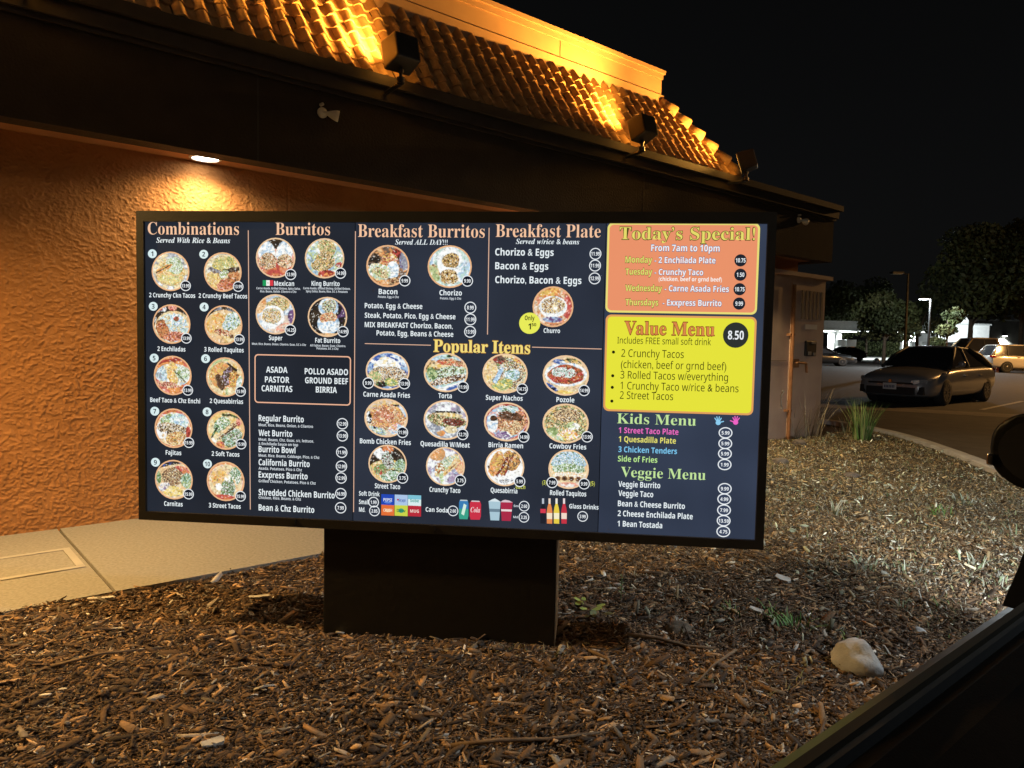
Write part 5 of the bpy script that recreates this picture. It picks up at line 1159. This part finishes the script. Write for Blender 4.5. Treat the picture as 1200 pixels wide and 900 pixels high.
# =================================================================== MULCH, PLANTS, STONES
M_chip = mat('wood_chip', (.75, .75, .75), (1.15, 1.1, 1.05), 60, .85, attr='tint', stretch=(1, 1, 1), bump=.3, bscale=220, bdist=.003)
def chips(name, N0, lmean, dens, zlift, pal, wts, seed, tilt=.32, lenlim=(.008, .13), wid=(.14, .42), mask=None):
    R = np.random.default_rng(seed)
    u = R.uniform(-3.2, 12.2, N0); o = R.uniform(-.6, 4.5, N0)
    x = U[0] * u + NB[0] * (o - BD); y = U[1] * u + NB[1] * (o - BD)
    d = np.maximum(y, .5)
    vis = (y > 1.5) & (np.abs(x) < .80 * y + .7) & isl_inside(u, o + .05)
    vis &= ~((o < 1.49 - .16 * vnoise(u * 5, u * 0, 3) * vnoise(u * 37, o * 41, 4)) & (u < 6.6)) & ~((o < .12) & (u > 8.7)) & ~((o < .06) & (u > 6.5) & (u < 9.9))
    acc = R.random(N0) < dens(d)
    k = vis & acc
    if mask is not None: k &= mask(x, y, u, o)
    u, o, x, y, d = u[k], o[k], x[k], y[k], d[k]; n = len(u)
    L = np.clip(lmean * np.exp(R.normal(0, .55, n)) * (1 + .005 * d), *lenlim); W = L * R.uniform(*wid, n); W = np.minimum(W, .018 + .010 * R.random(n)) * (1 + .015 * d); T_ = np.clip(W * R.uniform(.15, .45, n), .0012, .007)
    yaw = R.uniform(0, 2 * np.pi, n) * .75 + .25 * (R.normal(-.3, .5, n)); pit = R.normal(0, tilt, n); rol = R.normal(0, tilt * 1.3, n)
    cy, sy, cp, sp, cr, sr = np.cos(yaw), np.sin(yaw), np.cos(pit), np.sin(pit), np.cos(rol), np.sin(rol)
    ax = np.stack([cy * cp, sy * cp, sp], 1); ay0 = np.stack([-sy, cy, 0 * cy], 1); az0 = np.cross(ax, ay0); ay = ay0 * cr[:, None] + az0 * sr[:, None]; az = np.cross(ax, ay)
    z = island_z(u, o) + zlift * R.random(n) + np.abs(sp) * L * .30
    C = np.stack([x, y, z], 1)
    bow = R.normal(0, .10, n) * L
    V = []
    for (sx, sy_, sz) in ((-1, -1, -1), (0, -1, -1), (1, -1, -1), (1, 1, -1), (0, 1, -1), (-1, 1, -1)):
        pass
    prof = [(-.5, -.5), (.02, -.55), (.5, -.35), (.48, .35), (-.05, .5), (-.52, .3)]
    for sz in (-.5, .5):
        for (a, b) in prof:
            ja = a * (1 + R.normal(0, .12, n)); jb = b * (1 + R.normal(0, .22, n))
            V.append(C + ax * (L * ja)[:, None] + ay * (W * jb)[:, None] + az * (T_ * sz + bow * (.25 - a * a))[:, None])
    V = np.stack(V, 1).reshape(-1, 3); b0 = (np.arange(n) * 12)[:, None]
    quads = [(6, 7, 10, 11), (7, 8, 9, 10), (0, 1, 7, 6), (1, 2, 8, 7), (2, 3, 9, 8), (3, 4, 10, 9), (4, 5, 11, 10), (5, 0, 6, 11)]
    Q = np.concatenate([b0 + np.array(q)[None, :] for q in quads])
    me = quads_mesh(name, V, Q)
    pal = np.array(pal); ci = R.choice(len(pal), n, p=np.array(wts) / sum(wts)); cc = pal[ci] * np.clip(np.exp(R.normal(-.05, .45, n)), .3, 2.2)[:, None]
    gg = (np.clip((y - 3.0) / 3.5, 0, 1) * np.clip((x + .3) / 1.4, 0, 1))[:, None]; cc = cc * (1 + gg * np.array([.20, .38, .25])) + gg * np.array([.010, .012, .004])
    patch = (.75 + .5 * fbm(x * 1.2, y * 1.2, 33, 3))[:, None]; cc = cc * patch
    vcol(me, 'tint', np.repeat(cc, 12, 0)); return me, n
CH_PAL = [(.068, .038, .019), (.115, .065, .032), (.18, .105, .05), (.27, .165, .085), (.36, .235, .13), (.23, .195, .16), (.46, .42, .37), (.045, .027, .017)]
CH_W = [24, 24, 17, 9, 5, 6, 1.8, 18]
near = lambda k, p, f: (lambda d: np.clip(k * (3.2 / d) ** p, f, 1))
me, n1 = chips('wood_mulch', 860000, .021, near(.95, 1.35, .12), .020, CH_PAL, CH_W, 5, tilt=.20, wid=(.08, .24), lenlim=(.010, .14))
o = link('wood_mulch', me, M_chip, kind='stuff'); tag(o, 'brown shredded wood mulch covering the planting bed', 'mulch')
me, n2 = chips('wood_chunks', 26000, .030, near(.9, 1.6, .08), .022, CH_PAL, CH_W, 15, tilt=.24, wid=(.2, .5), lenlim=(.012, .10))
o = link('wood_chunks', me, M_chip, kind='stuff'); tag(o, 'broader flat wood chunks among the mulch shreds', 'mulch')
me, n4 = chips('fine_mulch', 760000, .011, near(.98, 1.3, .10), .022, CH_PAL, [24, 24, 15, 8, 5, 7, 4.5, 18], 6, tilt=.3, wid=(.15, .5))  # heavier share of pale crumbs stands in for cool glints
o = link('fine_mulch', me, M_chip, kind='stuff'); tag(o, 'fine dark wood crumbs with pale specks for glints between the mulch chips', 'mulch')
# dry curled leaves thicker towards the right of the bed
LF = [(.34, .32, .28), (.48, .46, .42), (.24, .21, .15), (.28, .28, .20), (.20, .14, .075)]
me, n3 = chips('leaf_litter', 90000, .021, lambda d: np.clip(.40 * (3.4 / d) ** 1.2, .04, 1), .035, LF, [4, 1.5, 6, 5, 9], 8, tilt=.6, wid=(.14, .42), lenlim=(.008, .06),
                  mask=lambda x, y, u, o: (vnoise(x * 1.6, y * 1.6, 51) + .22 * np.clip(x - .6, -1.5, 1.8) > .74))
o = link('leaf_litter', me, M_chip, kind='stuff'); tag(o, 'pale dry curled leaf litter scattered over the mulch', 'leaf litter')
print('chips', n1, n2, n3)

def bed_point(px, py):
    z = .07
    for _ in range(4):
        q = on_ground(px, py, z); w = q.copy(); w[2] = 0; uu_ = float(w @ U); oo = float(w @ NB) + BD; z = float(island_z(uu_, oo))
    return (q[0], q[1], z)
# short dry grass and sprouts over the far and right part of the bed
def dry_grass():
    R = np.random.default_rng(77); N0 = 60000; x = R.uniform(-.5, 7.5, N0); y = R.uniform(2.4, 11.5, N0)
    u = x * U[0] + y * U[1]; o = x * NB[0] + y * NB[1] + BD
    k = isl_inside(u, o + .1) & (o > .15) & ((o > 1.6) | (u > 6.8)) & (vnoise(x * 1.3, y * 1.3, 61) * .6 + vnoise(x * 4, y * 4, 62) * .4 + .10 * np.clip(x - .8, -2, 2.5) > .60) & (R.random(N0) < np.clip(4 / y, .15, 1)) & (np.abs(x) < .8 * y + .6)
    x, y, u, o = x[k], y[k], u[k], o[k]; n = len(x); z = island_z(u, o) + .008
    a = R.uniform(0, 6.283, n); h = R.uniform(.012, .05, n) * (.8 + .05 * y); ln = R.uniform(.3, 1.6, n); w = R.uniform(.0012, .003, n) * (.7 + .12 * y)
    d = np.stack([np.cos(a), np.sin(a), 0 * a], 1); sd = np.stack([-np.sin(a), np.cos(a), 0 * a], 1); b = np.stack([x, y, z], 1); zv = np.array([0, 0, 1.0])
    m = b + d * (h * ln * .45)[:, None] + zv * (h * .6)[:, None]; t_ = b + d * (h * ln)[:, None] + zv * (h * .75)[:, None]
    V = np.stack([b - sd * w[:, None], b + sd * w[:, None], m + sd * w[:, None] * .8, m - sd * w[:, None] * .8, t_ + sd * .0004, t_ - sd * .0004], 1).reshape(-1, 3)
    i0 = (np.arange(n) * 6)[:, None]; Q = np.concatenate([i0 + np.array([0, 1, 2, 3]), i0 + np.array([3, 2, 4, 5])])
    me = quads_mesh('dry_grass', V, Q); pal = np.array([(.30, .27, .17), (.22, .24, .12), (.40, .38, .30), (.12, .18, .06), (.26, .20, .11)]); c = pal[R.choice(5, n, p=[.3, .2, .2, .12, .18])] * R.uniform(.6, 1.25, n)[:, None]
    vcol(me, 'tint', np.repeat(c, 6, 0)); return me
o = link('dry_grass', dry_grass(), M_chip, kind='stuff'); tag(o, 'sparse dry grass and sprouts over the far mulch', 'dry grass')
# stones
M_stone = mat('stone', (.30, .30, .30), (.44, .44, .435), 7, .85, bump=.5, bscale=22, bdist=.02)
M_stone_d = mat('stone_brown', (.085, .065, .045), (.14, .11, .08), 9, .9, bump=.5, bscale=30, bdist=.02)
def rock(px, py, sx, sy, sz, label, m, seed, cut=None, rz=0):
    bm = bmesh.new(); bmesh.ops.create_icosphere(bm, subdivisions=4, radius=1.0); R = np.random.default_rng(seed); off = R.uniform(0, 50, 3)
    for v in bm.verts:
        p = v.co.copy(); n_ = fbm(p.x * 1.1 + off[0] + p.z, p.y * 1.1 + off[1] + p.z * .7, seed, 3); v.co = p * (.72 + .5 * float(n_)); v.co.x *= sx; v.co.y *= sy; v.co.z *= sz
    if cut:
        for pc, nn in cut: bmesh.ops.bisect_plane(bm, geom=bm.verts[:] + bm.edges[:] + bm.faces[:], plane_co=pc, plane_no=nn, clear_outer=True); bmesh.ops.holes_fill(bm, edges=[e for e in bm.edges if e.is_boundary], sides=0)
    me = bpy.data.meshes.new('rock'); bm.to_mesh(me); bm.free(); smooth(me); me.set_sharp_from_angle(angle=.5)
    o = link('rock', me, m); q = bed_point(px, py); o.location = (q[0], q[1], q[2] + sz * .42); o.rotation_euler = (0, 0, rz); tag(o, label, 'rock'); return o
rock(1008, 784, .105, .10, .088, 'smooth pale grey rock with a broken right face, largest in the bed', M_stone, 3, [((.045, 0, .02), (.82, -.15, .45)), ((.075, 0, -.02), (.9, -.4, -.1))], .1)
rock(795, 742, .062, .05, .04, 'brown stone half buried right of the pedestal', M_stone_d, 8)
rock(936, 522, .10, .08, .065, 'small dark stone at the foot of the enclosure door', M_stone_d, 12)
rock(914, 544, .09, .07, .05, 'brownish stone on the mulch left of the enclosure stone', M_stone_d, 15)
rock(998, 560, .08, .06, .045, 'low brown stone in the far mulch before the grass clump', M_stone_d, 19)
rock(1077, 744, .03, .03, .025, 'pebble behind the largest pale rock', M_stone, 23)
# larger sticks and slabs of bark
M_stick = mat('stick_bark', (.13, .08, .045), (.22, .15, .09), 18, .9, bump=.5, bscale=60, bdist=.005)
def stick(pts, r, label, lift=.03):
    P_ = [np.array(bed_point(*q)) for q in pts]; mb = MB(); n = len(P_)
    P2_ = [P_[i] + np.array([0, 0, lift + .006 * math.sin(i * 2.1)]) for i in range(n)]
    mb.tube(P2_, [r * (1 - .45 * i / (n - 1)) for i in range(n)], 7); me = mb.mesh('stick'); smooth(me); o = link('stick', me, M_stick); tag(o, label, 'stick')
stick([(528, 885), (585, 880), (640, 875), (702, 869)], .008, 'long thin stick lying in the mulch below the pedestal')
stick([(735, 752), (770, 757), (805, 764), (838, 768)], .010, 'stick lying right of the pedestal behind the brown stone')
stick([(690, 770), (712, 782), (722, 795)], .007, 'short stick end in front of the pedestal right corner')
stick([(862, 770), (835, 790), (812, 812)], .006, 'thin stick left of the largest pale rock')
stick([(60, 790), (120, 776), (190, 766)], .007, 'stick in the mulch below the sidewalk edge')
def slab(px, py, l, w, rz, label, m, rx=.2, rr=.1):
    mb = MB(); pr_ = [(-.5, -.4), (-.1, -.52), (.42, -.38), (.5, .1), (.35, .5), (-.2, .44), (-.55, .2)]
    mb.add([(a * l, b * w, -.004) for a, b in pr_] + [(a * l * .94, b * w * .92, .004 + .006 * math.sin(a * 4)) for a, b in pr_], [tuple(range(7))[::-1], tuple(range(7, 14))] + [(i, (i + 1) % 7, 7 + (i + 1) % 7, 7 + i) for i in range(7)])
    o = mb.build('bark_piece', m); q = bed_point(px, py); o.location = (q[0], q[1], q[2] + .03); o.rotation_euler = (rx, rr, rz); tag(o, label, 'bark')
M_pale = mat('pale_wood', (.50, .46, .40), (.62, .58, .52), 20, .8)
slab(918, 684, .085, .045, -.8, 'pale flat wood piece lying alone right of the board corner', M_pale, .3, .3)
slab(707, 842, .05, .022, 1.35, 'small white wood sliver standing in the mulch low centre', M_pale, .2, .7)
slab(887, 722, .07, .03, -.7, 'pale wood splinter by the green weeds', M_pale, .2, .3)
slab(305, 706, .10, .02, .2, 'grey bark strip near the sidewalk edge by the pedestal', M_pale)
slab(120, 708, .12, .018, .25, 'pale wood strip along the sidewalk edge', M_pale)
slab(250, 880, .07, .03, .6, 'pale wood chip at the bottom left of the bed', M_pale, .3, .2)

# weeds and grasses
M_blade = mat('grass_blade', (1, 1, 1), None, rough=.6, attr='tint', spec=.3)
def blades(name, n, h, spread, w, cols, seed, lean=.5, curl=.5):
    R = np.random.default_rng(seed); V = []; Q = []; C = []; seg = 5
    for i in range(n):
        a = R.uniform(0, 6.283); r0 = spread * R.random() ** .5 * .35; b = np.array([r0 * math.cos(a), r0 * math.sin(a), -.01]); hh = h * R.uniform(.55, 1.1); ln = lean * R.uniform(.2, 1.1); dr = np.array([math.cos(a + R.normal(0, .5)), math.sin(a + R.normal(0, .5)), 0]); sd = np.array([-dr[1], dr[0], 0]); base = len(V); c = np.array(cols[R.integers(len(cols))]) * R.uniform(.7, 1.25)
        for k in range(seg + 1):
            t = k / seg; p = b + dr * hh * ln * (t ** 1.6) + np.array([0, 0, hh * (t - curl * ln * t * t * .6)]); ww = w * (1 - t) ** .7 * R.uniform(.9, 1.1) + .0004
            V += [p - sd * ww, p + sd * ww]; C += [c * (.7 + .5 * t)] * 2
        Q += [(base + 2 * k, base + 2 * k + 1, base + 2 * k + 3, base + 2 * k + 2) for k in range(seg)]
    me = quads_mesh(name, np.array(V), np.array(Q)); vcol(me, 'tint', np.array(C)); smooth(me); return me
GREEN = [(.10, .22, .05), (.15, .27, .07), (.08, .17, .04), (.22, .29, .10)]; DRY = [(.38, .30, .18), (.28, .20, .11), (.45, .38, .26)]; PALEG = [(.24, .28, .18), (.34, .36, .28), (.2, .25, .14)]
def clump(px, py, n, h, spread, w, cols, label, seed, lean=.5, name='grass_clump', cat='grass', curl=.5):
    q = bed_point(px, py); o = link(name, blades(name, n, h, spread, w, cols, seed, lean, curl), M_blade); o.location = (q[0], q[1], q[2] + (.016 if name == 'weed' else 0)); tag(o, label, cat); return o
clump(1011, 517, 110, .62, .34, .008, GREEN + [(.22, .24, .09)], 'bright green ornamental grass clump by the driveway curb', 1, .42)
clump(944, 512, 90, .75, .6, .006, DRY, 'dry tan grass clump against the enclosure door', 2, .5)
clump(928, 514, 30, .62, .5, .005, DRY, 'sparse dry grass stalks beside the rusty pipe', 3, .9)
clump(990, 508, 40, .42, .5, .005, DRY + PALEG, 'thin dry grass between enclosure and green clump', 4, 1.1)
WEEDS = [(932, 741, 34, .085, .16, .004, GREEN, 'green grass weed left of the largest pale rock'), (905, 727, 22, .07, .14, .0035, GREEN, 'green grass weed behind the left one by the rock'),
         (1104, 606, 20, .10, .16, .005, GREEN, 'small bright weed tuft in the far right mulch'), (1190, 628, 18, .09, .2, .005, PALEG, 'pale weed at the right edge below the mirror'),
         (1108, 716, 14, .06, .12, .003, GREEN, 'little green weed right of the pale rock top'), (1058, 716, 16, .06, .12, .003, PALEG, 'pale green weed above the largest rock'),
         (978, 604, 26, .13, .16, .005, PALEG, 'upright pale weed in the middle of the far mulch'), (1012, 668, 24, .07, .2, .006, PALEG, 'silvery dry weed above the largest rock'),
         (1142, 665, 26, .08, .22, .006, PALEG, 'silvery dry weed in front of the mirror'), (1130, 590, 24, .08, .3, .008, PALEG, 'silvery dry weed patch near the curb'),
         (1062, 672, 22, .07, .2, .006, PALEG, 'silvery dry weed between two others right of centre'), (1170, 690, 20, .07, .2, .006, PALEG, 'silvery dry weed beside the car door pillar'),
         (1000, 758, 12, .05, .1, .003, GREEN, 'tiny green shoots just behind the pale rock'), (860, 722, 16, .055, .14, .003, GREEN, 'thin green shoots under the right board corner')]
for i, (px, py, n, h, sp, w, cc, lb) in enumerate(WEEDS): clump(px, py, int(n * .8), h * 1.2, sp * 1.35, w * 1.05, cc, lb, 20 + i, 1.0, 'weed', 'weed', .7)
# seedling with opposite leaflets, and a round leaved weed
q = bed_point(727, 708); t = thing('seedling', 'upright feathery green seedling right of the pedestal', 'seedling', (q[0], q[1], q[2] + .02))
mb = MB(); mb.tube([(0, 0, -.01), (.004, 0, .07), (.002, 0, .13)], [.0022, .0018, .001], 6); mb.build('stem', mat('stem_green', (.10, .16, .06), rough=.6), t)
V = []; Q = []; rs = random.Random(4)
for k in range(16):
    z_ = .03 + k * .0065; a = k * 2.4; l = .022 * (1 - k / 26); d = np.array([math.cos(a), math.sin(a), .5]); s_ = np.array([-math.sin(a), math.cos(a), 0]) * .0035; b = np.array([.003, 0, z_]); i0 = len(V)
    V += [b, b + d * l * .5 + s_, b + d * l, b + d * l * .5 - s_]; Q.append((i0, i0 + 1, i0 + 2, i0 + 3))
me = quads_mesh('foliage', np.array(V), np.array(Q)); vcol(me, 'tint', np.tile((.24, .36, .17), (len(V), 1))); link('foliage', me, M_blade, t)
def leafy(px, py, label, n, l, col, seed):
    q = bed_point(px, py); rs = random.Random(seed); V = []; Q = []
    for k in range(n):
        a = rs.uniform(0, 6.28); ln = l * rs.uniform(.6, 1.2); r_ = rs.uniform(.01, .05); c = np.array([math.cos(a) * r_, math.sin(a) * r_, rs.uniform(.015, .05)]); d = np.array([math.cos(a), math.sin(a), rs.uniform(-.2, .4)]); s_ = np.array([-math.sin(a), math.cos(a), rs.uniform(-.3, .3)]); i0 = len(V)
        V += [c, c + d * ln * .4 + s_ * ln * .36, c + d * ln * .8 + s_ * ln * .3, c + d * ln, c + d * ln * .8 - s_ * ln * .3, c + d * ln * .4 - s_ * ln * .36]; Q += [(i0, i0 + 1, i0 + 2, i0 + 3), (i0, i0 + 3, i0 + 4, i0 + 5)]
    me = quads_mesh('weed', np.array(V), np.array(Q)); vcol(me, 'tint', np.tile(col, (len(V), 1)) * np.array([rs.uniform(.8, 1.1) for _ in V])[:, None]); o = link('weed', me, M_blade); o.location = (q[0], q[1], q[2] + .015); tag(o, label, 'weed')
leafy(690, 722, 'broad leaved yellow green weed beside the pedestal', 7, .045, (.42, .50, .12), 2)
leafy(700, 735, 'pale drooping weed just below the yellow green one', 6, .04, (.26, .30, .16), 5)

# =================================================================== THE CAR THE PHOTO IS TAKEN FROM
M_blk = mat('black_car_gloss', (.006, .006, .0065), rough=.35, spec=.18); M_int = mat('interior_black', (.003, .0028, .0025), (.005, .0045, .004), 40, .9, spec=.06, bump=.2, bscale=400, bdist=.002)
M_belt = mat('belt_trim_satin', (.035, .03, .02), rough=.75, spec=.12)
own = thing('own_car', 'dark car door sill and mirror the photo is taken from', 'car', P(0, 5.3, 0), BANG)
def PO_(u, off, z): return (u, 5.3 - off, z)
def extrude(name, prof, ua, ub, m, sm=False, n=2):
    mb = MB(); k = len(prof); vs = []; fs = []
    us = [ua + (ub - ua) * i / (n - 1) for i in range(n)]
    for u_ in us: vs += [PO_(u_, o_, z_) for o_, z_ in prof]
    for i in range(n - 1): fs += [(i * k + j, i * k + (j + 1) % k, (i + 1) * k + (j + 1) % k, (i + 1) * k + j) for j in range(k)]
    fs += [tuple(range(k)), tuple((n - 1) * k + j for j in range(k))]; mb.add(vs, fs); return mb.build(name, m, own, sm=sm)
extrude('door', [(5.06, .30), (5.03, .62), (5.055, .92), (5.10, 1.028), (5.124, 1.038), (5.124, .30)], -.95, 1.30, M_blk)
extrude('door_trim', [(5.138, .32), (5.138, 1.030), (5.160, 1.044), (5.185, 1.040), (5.215, 1.015), (5.235, .95), (5.215, .60), (5.23, .32)], -.95, 1.30, M_int)
extrude('belt_trim', [(5.118, 1.034), (5.124, 1.048), (5.131, 1.046), (5.131, 1.030)], -.95, 1.30, M_belt)
extrude('window_seal', [(5.1315, 1.02), (5.1315, 1.040), (5.137, 1.040), (5.137, 1.02)], -.95, 1.30, M_tyre)
extrude('fender', [(5.10, .42), (5.04, .62), (5.08, .86), (5.20, .96), (5.6, 1.0), (5.6, .42)], 1.31, 2.75, M_blk)
extrude('bumper', [(5.14, .25), (5.10, .48), (5.16, .60), (5.6, .62), (5.6, .25)], 2.76, 3.15, M_blk)
wheel(own, 2.15, .13, .33)
# door mirror
mo = own
def mirror_shell():
    bm = bmesh.new(); bmesh.ops.create_uvsphere(bm, u_segments=28, v_segments=18, radius=1)
    for v in bm.verts:
        x, y, z = v.co; sgn = lambda q, e: math.copysign(abs(q) ** e, q); v.co = Vector((sgn(x, .85) * .075, sgn(y, .75) * .112, sgn(z, .8) * .076))
        if v.co.x < -.02: v.co.x = -.02
    me = bpy.data.meshes.new('mirror'); bm.to_mesh(me); bm.free(); smooth(me); return me
q = PO_(1.63, 5.022, 1.165); mi = link('mirror', mirror_shell(), M_blk, own); mi.location = q; mi.rotation_euler = (0, 0, math.radians(-6))
mb = MB(); mb.lathe([(.066, -.021), (.066, -.0225)], 24, 'x'); me = mb.mesh('mirror_glass')
for v in me.vertices: v.co.y *= 1.45; 
link('mirror_glass', me, mat('mirror_glass', (.02, .02, .022), rough=.03, spec=.8), mi)
mb = MB(); mb.box(-.03, .0, .1005, .112, -.034, -.012); mb.build('turn_signal', M_chrome, mi, bevel=.003)
mb = MB(); mb.tube([PO_(1.28, 5.09, 1.04), PO_(1.42, 5.07, 1.075), PO_(1.62, 5.04, 1.10)], [.032, .030, .028], 10); mb.add([PO_(1.05, 5.10, 1.035), PO_(1.30, 5.10, 1.035), PO_(1.30, 5.10, 1.20), PO_(1.05, 5.128, 1.035), PO_(1.30, 5.128, 1.035), PO_(1.30, 5.128, 1.20)], [(0, 1, 2), (5, 4, 3), (0, 3, 4, 1), (1, 4, 5, 2), (2, 5, 3, 0)])
mb.build('mirror_arm', M_blk, own)
# its headlight, with an unseen plate added ahead to block its upper rays
mb = MB(); mb.box(3.05, 3.12, 5.3 - 5.30, 5.3 - 5.12, .60, .72); mb.build('headlight', M_lampglass, own, bevel=.02)
mb = MB(); mb.box(3.26, 3.262, 5.3 - 5.5, 5.3 - 4.92, .674, .80); mb.build('beam_block_plate', M_bplastic, own)
lamp('headlight_lamp', 'SPOT', P_HEAD, C_HEAD, P(3.16, 5.21, .665), P(9.9, .7, .50), None, .014, 62, .9)
